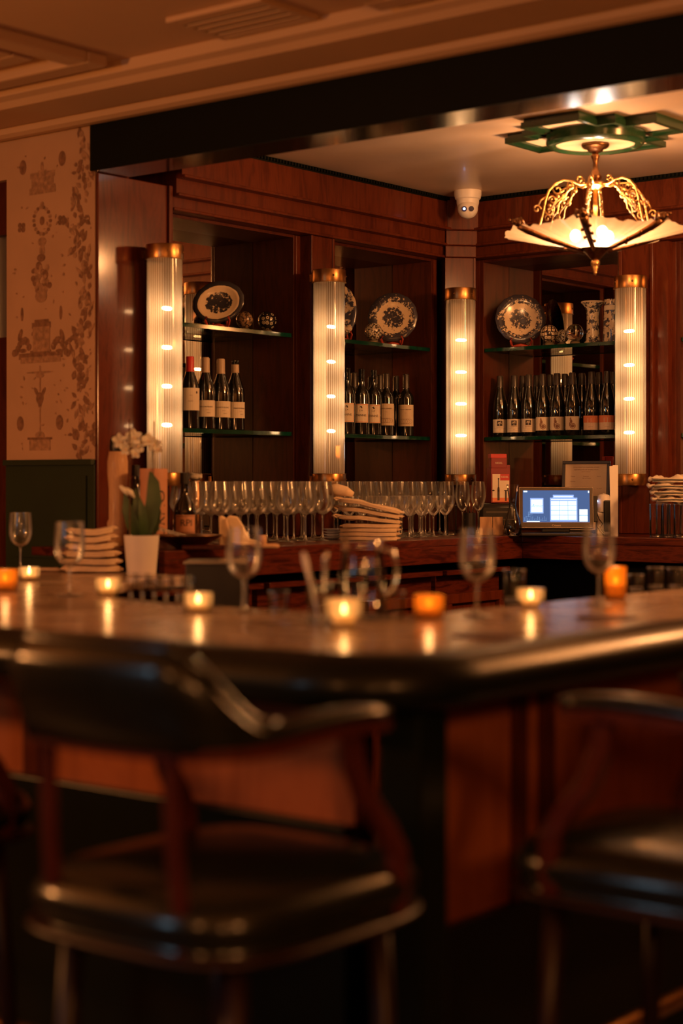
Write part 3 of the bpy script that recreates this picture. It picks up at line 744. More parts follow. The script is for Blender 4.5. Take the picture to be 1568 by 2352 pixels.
# ================================================================== BACK COUNTER
CZ = 1.108; CXF, CYF = -4.0, 6.23
ct = thing('back_counter', 'dark red wood counter running under the display bays', 'counter')
obj('worktop', G().prism([(XW+.002, 4.06), (CXF, 4.06), (CXF, CYF), (2.0, CYF), (2.0, 7.01), (-4.99, 7.01), (-4.99, 4.77), (XW+.002, 4.77)], CZ-.03, CZ), 'counter_wood', ct, bev=.003)
obj('front_fascia', G().box(CXF-.03, CXF-.002, 4.062, CYF+.03, CZ-.098, CZ-.03), 'counter_wood', ct, bev=.002)
obj('front_fascia', G().box(CXF-.002, 2.0, CYF+.002, CYF+.03, CZ-.098, CZ-.03), 'counter_wood', ct, bev=.002)
for (y0, y1) in ((4.07, 4.62), (4.64, 5.20), (5.22, 5.72), (5.74, 6.22)):
    bc = thing('base_cabinet', 'dark base cabinet below the counter, ' + {4.07: 'left of the ice bin', 4.64: 'under the standing napkin', 5.22: 'under the napkin pile', 5.74: 'beside the corner'}[y0], 'cabinet', ((CXF-.3), (y0+y1)/2, FL))
    h = (y1-y0)/2-.005
    obj('body', G().box(-.6, .19, -h, h, 0, .975-FL), 'counter_wood', bc)
    obj('ledge', G().box(.19, .25, -h, h, .955-FL, .975-FL), 'counter_wood', bc, bev=.003)
    dr = obj('door', G().box(.19, .21, -h+.02, h-.02, .12, .875-FL), 'mahogany', bc, bev=.003)
    obj('door_frame', G().box(.21, .235, -h+.02, h-.02, .835-FL, .875-FL).box(.21, .235, -h+.02, -h+.06, .12, .835-FL).box(.21, .235, h-.06, h-.02, .12, .835-FL), 'mahogany', dr, bev=.003)
    obj('knob', G().ball((.245, h-.045, .70-FL), .012, 12, 8), 'brass', dr, smooth=True)
struct('trim_%d' % tn, G().box(-4.28, 2.0, CYF+.30, CYF+.34, FL, CZ-.1), 'beam_face'); tn += 1
# ice bin in the work area
x, y = W((500-CX)/F*5.25, 5.25)
ib = thing('ice_bin', 'black ice bin with a steel rim below the counter', 'bin', (x, y, FL), HEAD)
obj('body', G().box(-.09, .09, -.1, .1, 0, 1.09-FL), 'black_plastic', ib, bev=.004)
obj('rim', G().box(-.095, .095, -.105, .105, 1.09-FL, 1.098-FL), 'steel', ib, bev=.002)

# ================================================================== FRONT BAR
BT = 1.035; BX, BY = -1.78, 2.345; IX, IY = -2.30, 3.06
bar = thing('bar_counter', 'L-shaped marble-topped bar with black padded edge', 'bar')
def arc(cx, cy, r, a0, a1, n=8): return [(cx+r*math.cos(a0+(a1-a0)*i/n), cy+r*math.sin(a0+(a1-a0)*i/n)) for i in range(n+1)]
outer = [(BX, 5.2)]+arc(BX-.16, BY+.16, .16, 0, -PI/2)+arc(-4.4, BY+.4, .4, -PI/2, -PI)+[(-4.8, 4.05)]
inner = [(-3.80, 4.05), (-3.80, 3.74), (-3.56, 3.34), (-3.25, 3.13)]+[(-3.0, IY)]+arc(IX-.08, IY+.08, .08, -PI/2, 0, 5)+[(IX, 5.2)]
obj('marble_top', G().prism((outer+inner)[::-1], BT-.03, BT), 'marble', bar, bev=.006)
edge = [(BX, 5.2)]+[(BX, 5.0-.3*k) for k in range(8)]+arc(BX-.16, BY+.16, .16, 0, -PI/2, 14)+[(BX-.16-.3*k, BY) for k in range(1, 8)]+arc(-4.4, BY+.4, .4, -PI/2, -PI, 10)+[(-4.8, 3.4), (-4.8, 4.05)]
# padded rail swept round the outer edge (cross-section: outward, up)
prof = [(-.005, 0), (.02, .004), (.055, -.004), (.085, -.022), (.098, -.048), (.094, -.072), (.075, -.090), (.04, -.098), (-.03, -.10), (-.03, -.035), (-.005, -.032)]
vs, fs = [], []; m = len(prof); n = len(edge)
for i, (x, y) in enumerate(edge):
    a = edge[max(0, i-1)]; b = edge[min(n-1, i+1)]
    tx, ty = b[0]-a[0], b[1]-a[1]; l_ = math.hypot(tx, ty); nx_, ny_ = -ty/l_, tx/l_
    nx_, ny_ = (-nx_, -ny_) if False else (nx_, ny_)
    for (o_, u_) in prof: vs.append((x+nx_*o_, y+ny_*o_, BT+u_))
for i in range(n-1):
    for k in range(m): fs.append((i*m+k, i*m+(k+1) % m, (i+1)*m+(k+1) % m, (i+1)*m+k))
fs += [tuple(range(m)), tuple(range((n-1)*m, n*m))[::-1]]
# outward is to the right of travel (+X side going -Y)
g = G().add(vs, fs)
obj('padded_rail', g, 'rail_leather', bar, smooth='auto')
PX_, PYY = -1.99, 2.56
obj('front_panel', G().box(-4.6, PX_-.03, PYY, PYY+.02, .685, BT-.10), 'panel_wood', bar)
obj('front_panel', G().box(PX_-.02, PX_, PYY+.06, 5.1, .45, BT-.10), 'panel_wood', bar)
for yy in (3.05, 3.16, 3.9, 4.5): obj('panel_stile', G().box(PX_, PX_+.015, yy, yy+.05, .45, BT-.10), 'mahogany', bar, bev=.003)
for xx in (-2.95, -3.6): obj('panel_stile', G().box(xx, xx+.05, PYY-.015, PYY, .685, BT-.10), 'mahogany', bar, bev=.003)
obj('dark_base', G().box(-4.62, PX_-.03, PYY-.03, PYY+.02, FL, .685).box(PX_, PX_+.03, PYY, 5.1, FL, .45), 'post_green', bar, bev=.004)  # plinth on the right; dark base raised higher on the left
obj('corner_post', G().box(-1.855, -1.765, 2.42, 2.51, FL, BT-.099), 'post_green', bar, bev=.008)
obj('inner_face', G().box(IX-.03, IX-.01, IY+.03, 5.1, FL, BT-.032).box(-3.2, IX-.05, IY-.03, IY-.01, FL, BT-.032), 'mahogany_side', bar)
fr = obj('foot_rail', G().tube([(-4.5, 2.38, .19), (-1.93, 2.38, .19), (-1.84, 2.40, .19), (-1.80, 2.5, .19), (-1.80, 5.0, .19)], .02, 12), 'brass', bar, smooth=True)
for (x, y) in ((-3.9, 2.38), (-3.0, 2.38), (-2.2, 2.38), (-1.80, 3.1), (-1.80, 4.0)):
    obj('rail_post', G().lathe([(.03, FL), (.03, FL+.01), (.011, FL+.02), (.011, .175)], 12, Matrix.Translation((x, y, 0))), 'brass', fr, smooth='auto')

# ================================================================== CHAIRS
def make_chair(label, loc, rz, group):
    o = thing('bar_chair', label, 'chair', loc, rz, group); o.location = (loc[0], loc[1], FL)
    Z = -FL
    # seat cushion: superellipse, domed
    vs, fs = [], []; n = 40
    rings = [(0, .748), (.5, .746), (.8, .738), (.94, .724), (1.0, .702), (.99, .680), (.95, .657)]
    for (q, z) in rings:
        for k in range(n):
            a = 2*PI*k/n; ca_, sa_ = math.cos(a), math.sin(a)
            e = 2/3.8
            x = .252*q*math.copysign(abs(ca_)**e, ca_); y = .274*q*math.copysign(abs(sa_)**e, sa_)
            vs.append((x, y, z+Z))
    for i in range(len(rings)-1):
        for k in range(n): fs.append((i*n+k, i*n+(k+1) % n, (i+1)*n+(k+1) % n, (i+1)*n+k))
    fs.append(tuple(range((len(rings)-1)*n, len(rings)*n))[::-1])
    obj('seat', G().add(vs, fs), 'leather', o, smooth=True)
    pts = []
    for k in range(n):
        a = 2*PI*k/n; ca_, sa_ = math.cos(a), math.sin(a); e = 2/3.8
        pts.append((.257*math.copysign(abs(ca_)**e, ca_), .280*math.copysign(abs(sa_)**e, sa_)))
    obj('seat_frame', G().prism(pts, .643+Z, .655+Z), 'chair_frame', o, smooth='auto', bev=.006)
    # bow: U-shaped rail (arms + back), and the padded back that rises from it
    def bow(t):      # t in -1..1 ; 0 = middle of the back
        s = 1 if t > 0 else -1; u = abs(t)
        if u < .42: x = u/.42*.138; y = -.262+.012*(u/.42)**2
        elif u < .68:
            q = (u-.42)/.26*PI/2; x = .138+.078*math.sin(q); y = -.25+.13*(1-math.cos(q))
        else: q = (u-.68)/.32; x = .216-.006*q; y = -.12+.25*q
        return s*x, y
    T = [-1+2*i/48 for i in range(49)]
    path = []
    for t in T:
        x, y = bow(t); u = abs(t)
        z = .965+Z+(.012*math.sin(max(0, (u-.6)/.4)*PI*.8) if u > .6 else 0)
        path.append((x, y, z))
    ends = [.55]+[1]*47+[.55]
    sec = [(.030*math.cos(2*PI*k/14), .016*math.sin(2*PI*k/14)) for k in range(14)]
    obj('arm_bow', G().tube(path, [.75, .95]+[1]*45+[.95, .75], sec=sec), 'leather', o, smooth=True)
    obj('arm_trim', G().tube([(x*1.0, y, z-.018) for x, y, z in path], [.8]+[1]*47+[.8], sec=[(.027*a, .009*b) for a, b in ((-1, -1), (1, -1), (1, 1), (-1, 1))]), 'chair_wood', o)
    # backrest
    def top(u):
        if u < .43: return 1.098-.004*u
        if u < .64: q = (u-.43)/.21; return 1.096-(1.096-.978)*(q*q*(3-2*q))**.85
        return .978
    vs, fs = [], []; TT = [-.66+1.32*i/56 for i in range(57)]; crest = []
    for t in TT:
        x, y = bow(t); u = abs(t); x2, y2 = bow(t+.001); tx, ty = x2-x, y2-y; l_ = math.hypot(tx, ty); nx_, ny_ = ty/l_, -tx/l_
        zt = top(u)+Z; zb = .942+Z; th = .026*(1 if u < .46 else max(.5, 1-(u-.46)*3))
        lean = .030*(zt-zb)/.14
        prof_ = [(-th, zb), (th, zb), (th+.010, zb+(zt-zb)*.30), (th+.004+lean, zb+(zt-zb)*.8), (th*.5+lean, zt), (-th*.5+lean, zt), (-th+lean, zb+(zt-zb)*.8), (-th-.012, zb+(zt-zb)*.35)]
        for (q, z) in prof_: vs.append((x+nx_*q, y+ny_*q, z))
        crest.append((x+nx_*lean, y+ny_*lean, zt+.003))
    m_ = 8
    for i in range(len(TT)-1):
        for k in range(m_): fs.append((i*m_+k, i*m_+(k+1) % m_, (i+1)*m_+(k+1) % m_, (i+1)*m_+k))
    fs += [tuple(range(m_)), tuple(range((len(TT)-1)*m_, len(TT)*m_))[::-1]]
    obj('backrest', G().add(vs, fs), 'leather', o, smooth=True)
    obj('crest_roll', G().tube(crest, .011, 8), 'leather', o, smooth=True)
    # supports
    slab = [(-.0125, -.009), (.0125, -.009), (.0125, .009), (-.0125, .009)]
    for s in (-1, 1):
        obj('back_post', G().tube([(s*.130, -.262, .955+Z), (s*.132, -.258, .83+Z), (s*.135, -.248, .72+Z), (s*.135, -.245, .655+Z)], 1.0, sec=slab, up=(0, 1, 0)), 'chair_wood', o, bev=.004)
        obj('arm_post', G().tube([(s*.208, .055, .955+Z), (s*.210, .060, .90+Z), (s*.214, .085, .84+Z), (s*.222, .125, .79+Z), (s*.230, .145, .75+Z), (s*.232, .145, .70+Z), (s*.230, .140, .655+Z)], 1.25, sec=[(-.010, -.014), (.010, -.014), (.010, .014), (-.010, .014)], up=(0, 1, 0)), 'chair_wood', o, bev=.004)
        for q in (-1, 1):
            obj('leg', G().tube([(s*.17, q*.17, .645+Z), (s*.185, q*.185, .35+Z), (s*.205, q*.205, 0)], [.02, .018, .015], 10), 'chair_frame', o, smooth=True)
        obj('stretcher', G().tube([(s*.187, -.187, .22+Z), (s*.187, .187, .22+Z)], .011, 8), 'chair_wood', o, smooth=True)
        obj('stretcher', G().tube([(-.187, s*.187, .27+Z), (.187, s*.187, .27+Z)], .011, 8), 'brass' if s > 0 else 'chair_wood', o, smooth=True)
    return o
chair = make_chair('dark green leather bar chair at the centre left, seen from behind', (-1.86, 2.03), 0, 'leather bar chairs')
dup(chair, (-2.80, 2.03, FL), 0, 'dark leather bar chair mostly cut off at the left edge')
dup(chair, (-1.36, 2.66, FL), PI/2, 'dark leather bar chair at the lower right, turned sideways')

# ================================================================== BOTTLES
def bottle_prof(kind, H):
    if kind == 'burgundy': p = [(0, .004), (.034, 0), (.039, .006), (.039, .155), (.037, .175), (.030, .200), (.021, .225), (.0155, .245), (.0145, .288), (.0155, .290), (.0155, .296), (.013, .298), (0, .298)]
    elif kind == 'bordeaux': p = [(0, .004), (.033, 0), (.037, .005), (.037, .180), (.034, .196), (.024, .211), (.016, .222), (.0145, .232), (.0140, .287), (.0150, .289), (.0150, .296), (.0125, .298), (0, .298)]
    else: p = [(0, .004), (.031, 0), (.0355, .006), (.0355, .135), (.033, .165), (.027, .195), (.019, .228), (.0145, .255), (.0135, .287), (.0145, .289), (.0145, .295), (.012, .297), (0, .297)]
    k = H/.298; return [(r, z*k) for r, z in p]
BR = {'burgundy': .039, 'bordeaux': .037, 'flute': .0355}
LABELS = {
    'cream_text': ('label', 1.15, .052, .118, [('MAISON BLANC', .0078, 0, .092, 'ink'), ('grand vin', .004, .004, .08, 'ink_soft'), ('reserve', .005, .008, .068, 'ink')]),
    'cream_dot': ('label', 1.2, .075, .165, [('ESTATE', .004, 0, .135, 'ink_soft'), ('BLANC', .006, 0, .112, 'ink_soft')]),
    'tan': ('label', 1.0, .055, .140, [('L A', .010, 0, .110, 'ink'), ('TANNE', .014, 0, .088, 'ink')]),
    'grey': ('label_tan', 1.25, .048, .148, [('MONTE GRANDE', .0072, 0, .125, 'ink'), ('rosso', .005, 0, .110, 'ink_soft')]),
    'square': ('label', 1.15, .020, .082, [('GEYERHOF', .0062, 0, .046, 'ink_soft'), ('riesling', .004, 0, .034, 'ink_soft')]),
    'figure': ('label', 1.05, .026, .088, []),
    'orange': ('label_pink', 1.35, .024, .088, [('WEISSBURGUNDER', .0046, 0, .081, 'ink_brown'), ('qualitatswein', .0042, 0, .038, 'ink_brown')]),
}
PROTO = {}
def make_bottle(kind, lab, cap, H):
    o = bpy.data.objects.new('wine_bottle', None); C.objects.link(o); o.empty_display_size = .03; o['category'] = 'wine bottle'
    obj('glass_body', G().lathe(bottle_prof(kind, H), 22, cap=False), 'bottle', o, smooth='auto')
    k = H/.298; z0 = {'burgundy': .236, 'bordeaux': .232, 'flute': .242}[kind]*k; r = {'burgundy': .0172, 'bordeaux': .0158, 'flute': .0160}[kind]
    if cap: obj('capsule', G().lathe([(r+.001, z0), (r, z0+.01), (r-.0005, H-.004), (r-.003, H+.001), (0, H+.0015)], 18, cap=False), cap, o, smooth='auto')
    if lab:
        mat, wf, a, b, txt = LABELS[lab]; R = BR[kind]; wd = R*wf
        lb = obj('label', bend(rectxz(-wd, wd, a, b, 0, 10), R+.0006), mat, o, smooth=True)
        def pr(nm, g, mt): obj(nm, bend(g, R+.0012), mt, lb)
        for (s, sz, dx, z, mt) in txt: pr('lettering', shift(text_geo(s, sz), dx, 0, z), mt)
        if lab == 'square':
            sq = rectxz(-.013, .013, .052, .076, 0, 3); pr('black_square', sq, 'ink')
            t = merge(rectxz(-.001, .001, .053, .064), discxz(-.004, .068, .003, .002), discxz(.004, .070, .003, .002), discxz(0, .066, .002, .003), discxz(.006, .064, .003, .0015), discxz(-.006, .063, .0025, .0015))
            t.v = [(x, y-.0006, z) for x, y, z in t.v]; pr('tree_print', t, 'label')
            pr('rule', merge(rectxz(-.03, .03, .0385, .0392, 0, 6), rectxz(-.022, .022, .027, .0276, 0, 4)), 'ink_soft')
        if lab == 'figure':
            f = merge(ringxz(.001, .044, .0135, .013, .003), discxz(.001, .044, .009, .008, 0, 8), discxz(-.007, .066, .006, .010, 0, 8, 0, .3), discxz(-.009, .078, .0035, .005), discxz(-.012, .052, .003, .010))
            pr('figure_print', f, 'ink_brown')
        if lab == 'orange':
            t = rectxz(-wd, wd, .057, .088, -.0003, 10); pr('orange_band', t, 'label_orange')
            pr('grey_print', merge(rectxz(-.014, .003, .052, .078, -.0006), discxz(-.006, .05, .008, .004, -.0006)), 'label_pink')
        if lab == 'cream_dot': pr('seal_print', discxz(.026, .147, .004, .0055), 'ink')
        if lab == 'tan':
            pr('border', merge(rectxz(-wd+.003, wd-.003, .0575, .0595, 0, 8), rectxz(-wd+.003, wd-.003, .1355, .1375, 0, 8), rectxz(-wd+.003, -wd+.0045, .058, .137), rectxz(wd-.0045, wd-.003, .058, .137)), 'label_orange')
            pr('bird_print', merge(discxz(.002, .124, .003, .006, 0, 8, 0, .5), discxz(-.002, .127, .006, .0015, 0, 8, 0, .5)), 'ink')
        if lab == 'grey': pr('landscape_print', merge(*[ringxz(-.02+.012*k_, .07, .018, .012, .0012) for k_ in range(4)]), 'ink_soft')
    return o
def bottle(kind, lab, cap, H, x, y, z, label, group, turn=0):
    key = (kind, lab, cap, H)
    rz = yaw_cam(x, y)+turn
    if key not in PROTO:
        o = make_bottle(*key); PROTO[key] = o; o.location = (x, y, z); o.rotation_euler = (0, 0, rz); o['label'] = label; o['group'] = group
        KIDS[o.name] = [(c, list(c.children)) for c in o.children]
    else: o = dup(PROTO[key], (x, y, z), rz, label, group)
    return o
SL = SHZ[1]+.0005
ORD2 = ['first', 'second', 'third', 'fourth', 'fifth', 'sixth', 'seventh']
# left bay
gname = 'bottles on the lower shelf of the left bay'
for px, X, lab, cap, tx, tn_ in ((436, -4.800, 'cream_dot', 'capsule_red', 'red-capped wine bottle half hidden by the left sconce', .1),
                           (472, -4.790, 'cream_text', 'capsule_gold', 'tan-capped wine bottle second from the left sconce', .1),
                           (507, -4.795, 'cream_text', 'capsule_gold', 'tan-capped wine bottle third from the left sconce', .25),
                           (540, -4.80, 'cream_text', None, 'wine bottle with a white neck band, last of its shelf row', .55)):
    x, y, d = at_x(px, X)
    b = bottle('burgundy', lab, cap, .292, x, y, SL, tx, gname, tn_)
    if cap is None:
        nb = obj('neck_band', G().lathe([(.0165, .240), (.0158, .274)], 18, cap=False), 'capsule_gold', b, smooth=True)
# middle bay
gname = 'red wine bottles on the lower shelf of the middle bay'
names = iter(['bordeaux bottle with a bordered label, just right of the second sconce', 'bordeaux bottle with a bordered white label left of its twin', 'bordeaux bottle with a bordered white label and bird, right of its twin',
              'bordeaux bottle with a plain tan label touching the bordered ones', 'bordeaux bottle with a tan label at the right end of the middle row'])
for px, X, lab, cap, H in ((797, -4.785, 'tan', None, .298), (830, -4.785, 'tan', None, .298), (858, -4.785, 'tan', None, .298), (887, -4.79, 'grey', 'capsule_dark', .288), (932, -4.79, 'grey', 'capsule_dark', .292)):
    x, y, d = at_x(px, X); bottle('bordeaux', lab, cap, H, x, y, SL, next(names), gname, -.05)
for px, X, n_ in ((813, -4.87, 'unlabelled neck behind the bordered bottles at the left'), (872, -4.875, 'dark bottle behind the tan labelled pair'), (909, -4.87, 'dark bottle behind the gap in the middle row')):
    x, y, d = at_x(px, X); bottle('bordeaux', None, 'capsule_dark', .288, x, y, SL, 'second-row '+n_, gname)
# right bay
gname = 'white wine bottles on the lower shelf of the right bay'
info = [(1148, 'square', 'first of three bottles with a black square label, left end of the row'), (1181, 'square', 'middle one of the bottles with a black square label'), (1214, 'square', 'third bottle with a black square label, beside the figure labels'),
        (1246, 'figure', 'slim bottle with a figure label, beside the black square labels'), (1279, 'figure', 'middle bottle of the three with figure labels'), (1314, 'figure', 'slim bottle with a figure label, beside the orange labels'),
        (1358, 'orange', 'slim bottle with an orange topped label, left of its twin'), (1394, 'orange', 'slim bottle with an orange topped label, beside the right sconce')]
for i, (px, lab, n_) in enumerate(info):
    x, y, d = at_y(px, 6.800); bottle('flute', lab, 'capsule_dark', .288, x, y, SL, n_, gname, random.uniform(-.12, .12))
for i, px in enumerate((1200, 1232, 1263, 1297, 1336, 1376, 1408)):
    x, y, d = at_y(px, 6.885); bottle('flute', None, 'capsule_dark', .290, x, y, SL, 'dark slim second-row bottle, %s from the left behind the white wine labels' % ORD2[i], gname)

# ================================================================== SHELF CHINA
ST = SHZ[0]+.0005
def plate(name, label, mat, R, sx, x, y, z, yaw, lean, roll=0, stand=True):
    o = thing(name, label, 'plate', (x, y, z), yaw)
    vs, fs = [], []; n = 48; rg = [(0, -.006), (.55, -.006), (.66, .000), (.72, .004), (.97, .010), (1.0, .011), (.99, .014), (.7, .008), (.6, .002), (0, .001)]
    for (q, h) in rg:
        for k in range(n):
            a = 2*PI*k/n; sc_ = 1+.012*math.cos(a*14)*(q > .9)
            vs.append((R*q*sx*math.cos(a)*sc_, R*q*math.sin(a)*sc_, h))
    for i in range(len(rg)-1):
        for k in range(n): fs.append((i*n+k, i*n+(k+1) % n, (i+1)*n+(k+1) % n, (i+1)*n+k))
    # local z of the dish looks at -Y of the thing
    d = obj('dish', G().add(vs, fs), mat, o, smooth=True)
    d.matrix_local = Matrix.Translation((0, 0, R*math.cos(lean)*.985+.020)) @ Matrix.Rotation(PI/2-lean, 4, 'X') @ Matrix.Rotation(roll, 4, 'Z')
    if stand:
        g = G()
        for s in (-1, 1):
            w_ = .045
            g.tube([(s*w_, -.040, .044), (s*(w_+.004), -.046, .030), (s*w_, -.036, .014), (s*w_*.8, -.02, .004), (s*w_*.75, .05, .004)], .0055, 8)
            g.tube([(s*w_*.75, .045, .004), (s*.012, .052, .12)], .005, 8)
        g.tube([(-.036, -.02, .005), (0, -.024, .012), (.036, -.02, .005)], .007, 8)
        obj('plate_stand', g, 'red_stand', o, smooth=True)
    return o
x, y, d = at_x(502, -4.80)
plate('oval_platter', 'dark oval platter with a pale ring on the upper left shelf', 'print_platter', .088, 1.22, x, y, ST, yaw_cam(x, y)-.12, .18, .28)
x, y, d = at_x(902, -4.80)
plate('round_plate', 'round blue and white plate in the middle bay', 'print_ceramic', .116, 1, x, y, ST, yaw_cam(x, y)-.1, .17)
x, y, d = at_y(1194, 6.82)
plate('round_plate', 'round blue and white plate above the white wine bottles', 'print_ceramic', .118, 1, x, y, ST, yaw_cam(x, y)+.12, .17)
x, y, d = at_x(782, -4.83)
plate('oval_platter', 'pale oval platter half hidden behind the second sconce', 'print_vase2', .118, .62, x, y, ST, yaw_cam(x, y), .1)
def orb(name, label, mat, px, plane, val, r):
    x, y, d = (at_x if plane == 'x' else at_y)(px, val)
    o = thing(name, label, 'ornament', (x, y, ST), yaw_cam(x, y))
    obj('ball', G().ball((0, 0, r+.014), r, 28, 18), mat, o, smooth=True)
    obj('glass_ring', G().lathe([(.020, 0), (.024, .002), (.022, .010), (.020, .016), (.017, .010), (.018, .002), (.020, 0)], 24, cap=False), 'votive', o, smooth=True)
    return o
orb('china_ball', 'brown speckled ball beside the oval platter', 'ball_brown', 561, 'x', -4.82, .036)
orb('china_ball', 'black ball with white dots on the upper left shelf', 'ball_dots', 613, 'x', -4.80, .040)
orb('china_ball', 'mottled black and cream ball left of the round plate', 'ball_mottle', 857, 'x', -4.77, .040)
orb('china_ball', 'brown ball printed with pale squares, right of the plate', 'ball_squares', 1261, 'y', 6.79, .041)
orb('china_ball', 'small speckled ball tucked behind the squared ball', 'ball_mottle', 1290, 'y', 6.86, .032)
orb('glass_ball', 'clear glass ball on a ring left of the vases', 'ball_glass', 1320, 'y', 6.80, .040)
x, y, d = at_y(1361, 6.82)
v = thing('beaker_vase', 'flared blue and white beaker vase on the upper right shelf', 'vase', (x, y, ST), 0)
obj('vase_body', G().lathe([(0, 0), (.037, 0), (.039, .006), (.033, .014), (.030, .03), (.028, .08), (.028, .13), (.031, .155), (.040, .172), (.052, .184), (.053, .192), (.051, .192), (.03, .17), (.02, .02), (0, .02)], 36, cap=False), 'print_vase', v, smooth='auto')
obj('rim_band', G().lathe([(.0532, .185), (.0540, .188), (.0532, .1925)], 36, cap=False), 'label_tan', v, smooth=True)
x, y, d = at_y(1408, 6.83)
v = thing('cylinder_vase', 'blue and white cylinder vase beside the right sconce', 'vase', (x, y, ST), 0)
obj('vase_body', G().lathe([(0, 0), (.046, 0), (.047, .004), (.044, .10), (.040, .188), (.042, .195), (.039, .195), (.036, .02), (0, .02)], 36, cap=False), 'print_vase2', v, smooth='auto')
obj('pale_band', G().lathe([(.0418, .145), (.0422, .147), (.0411, .167), (.0406, .168)], 36, cap=False), 'label', v, smooth=True)

# ================================================================== GLASSES ON THE BACK COUNTER
def wine_glass(kind, name='wine_glass', mats=('glass', 'glass_stem')):
    o = bpy.data.objects.new(name, None); C.objects.link(o); o.empty_display_size = .03; o['category'] = 'glass'
    if kind == 'large': b = [(.004, .102), (.016, .106), (.030, .116), (.041, .130), (.046, .145), (.044, .170), (.038, .205), (.034, .230)]; zs = .102; rf = .038
    elif kind == 'small': b = [(.004, .088), (.012, .092), (.026, .108), (.036, .126), (.040, .140), (.0395, .155), (.037, .170)]; zs = .088; rf = .033
    elif kind == 'tulip': b = [(.004, .100), (.012, .104), (.023, .120), (.031, .145), (.034, .165), (.032, .195), (.027, .230)]; zs = .100; rf = .034
    else: b = [(.004, .078), (.014, .080), (.026, .088), (.035, .102), (.040, .122), (.0405, .142), (.039, .165), (.0365, .195)]; zs = .078; rf = .035  # goblet
    T_ = .0011
    inn = [(max(0, r-T_), z+(.002 if i == 0 else 0)) for i, (r, z) in enumerate(b)][::-1]
    obj('bowl', G().lathe([(0, b[0][1]-.001)]+b, 28, cap=False), mats[0], o, smooth=True)
    obj('stem', G().lathe([(.010, .004), (.0045, .012), (.0034, .03), (.0032, zs-.02), (.0045, zs-.006), (.008, zs+.003)], 10, cap=False), mats[1], o, smooth=True)
    obj('foot', G().lathe([(.0, .0), (rf, .0), (rf+.001, .0012), (.012, .004), (0, .006)], 24, cap=False), mats[1], o, smooth=True)
    obj('rim', G().lathe([(b[-1][0]-.0004, b[-1][1]-.0006), (b[-1][0]+.0006, b[-1][1]), (b[-1][0]-.0004, b[-1][1]+.0006)], 26, cap=False), mats[1], o, smooth=True)
    return o
first = {}
def place_glass(kind, x, y, z, label, group, name='wine_glass', mats=('glass', 'glass_stem')):
    if kind not in first:
        o = wine_glass(kind, name, mats); first[kind] = o; o.location = (x, y, z); o['label'] = label
        if group: o['group'] = group
        KIDS[o.name] = [(c, list(c.children)) for c in o.children]; return o
    return dup(first[kind], (x, y, z), random.uniform(0, 6), label, group)
jt = lambda a: random.uniform(-a, a)
ORD = ['first', 'second', 'third', 'fourth', 'fifth', 'sixth', 'seventh', 'eighth', 'ninth', 'tenth', 'eleventh', 'twelfth', 'thirteenth', 'fourteenth']
placed = [(-4.125, 5.33, .086), W((1037-CX)/F*7.35, 7.35)+(.03,), W((1078-CX)/F*7.45, 7.45)+(.034,), W((1062-CX)/F*7.62, 7.62)+(.036,), W((1026-CX)/F*7.47, 7.47)+(.036,), W((1098-CX)/F*7.66, 7.66)+(.036,), W((766-CX)/F*6.86, 6.86)+(.045,)]
def rows(kind, rad, Xs, Y0, Y1, step, size, where, grp, skip=lambda r, y: False):
    for row, X in enumerate(Xs):
        ys = []; k = 0
        while True:
            Y = Y1-step*k-(step/2 if row % 2 else 0); k += 1
            if Y < Y0: break
            if skip(row, Y): continue
            x_, y_ = X+jt(.003), Y+jt(.003)
            if any(math.hypot(x_-a, y_-b) < rad+r2+.001 for a, b, r2 in placed): continue
            placed.append((x_, y_, rad)); ys.append((x_, y_))
        rn = ('front', 'second', 'third', 'back')[row if row < len(Xs)-1 or len(Xs) == 4 else len(Xs)-1]
        for i, (x_, y_) in enumerate(ys):
            place_glass(kind, x_, y_, CZ, '%s wine glass, %s row, %s %s' % (size, rn, ORD[i], where), grp)
rows('large', .048, (-4.255, -4.355, -4.455, -4.555), 4.64, 5.30, .106, 'large', 'from the napkin pile leftwards', 'large wine glasses on the back counter', lambda r, y: r == 0 and y < 4.97)
rows('small', .041, (-4.20, -4.285, -4.37), 5.50, 6.12, .0875, 'small', 'from the corner leftwards', 'small wine glasses on the back counter')
rows('tulip', .0355, (-4.455, -4.53, -4.605), 5.40, 6.26, .0745, 'tall tulip', 'from the corner leftwards', 'tall tulip glasses on the back counter', lambda r, y: r == 2 and y < 5.85)
for (px, d_) in ((1062, 7.62), (1098, 7.66), (1026, 7.47)):
    x, y = W((px-CX)/F*d_, d_); place_glass('tulip', x, y, CZ, {1062: 'middle tulip glass of the end group left of the black printer', 1098: 'tulip glass nearest the black printer', 1026: 'tulip glass beside the small water tumbler'}[px], 'tulip glasses at the right end')
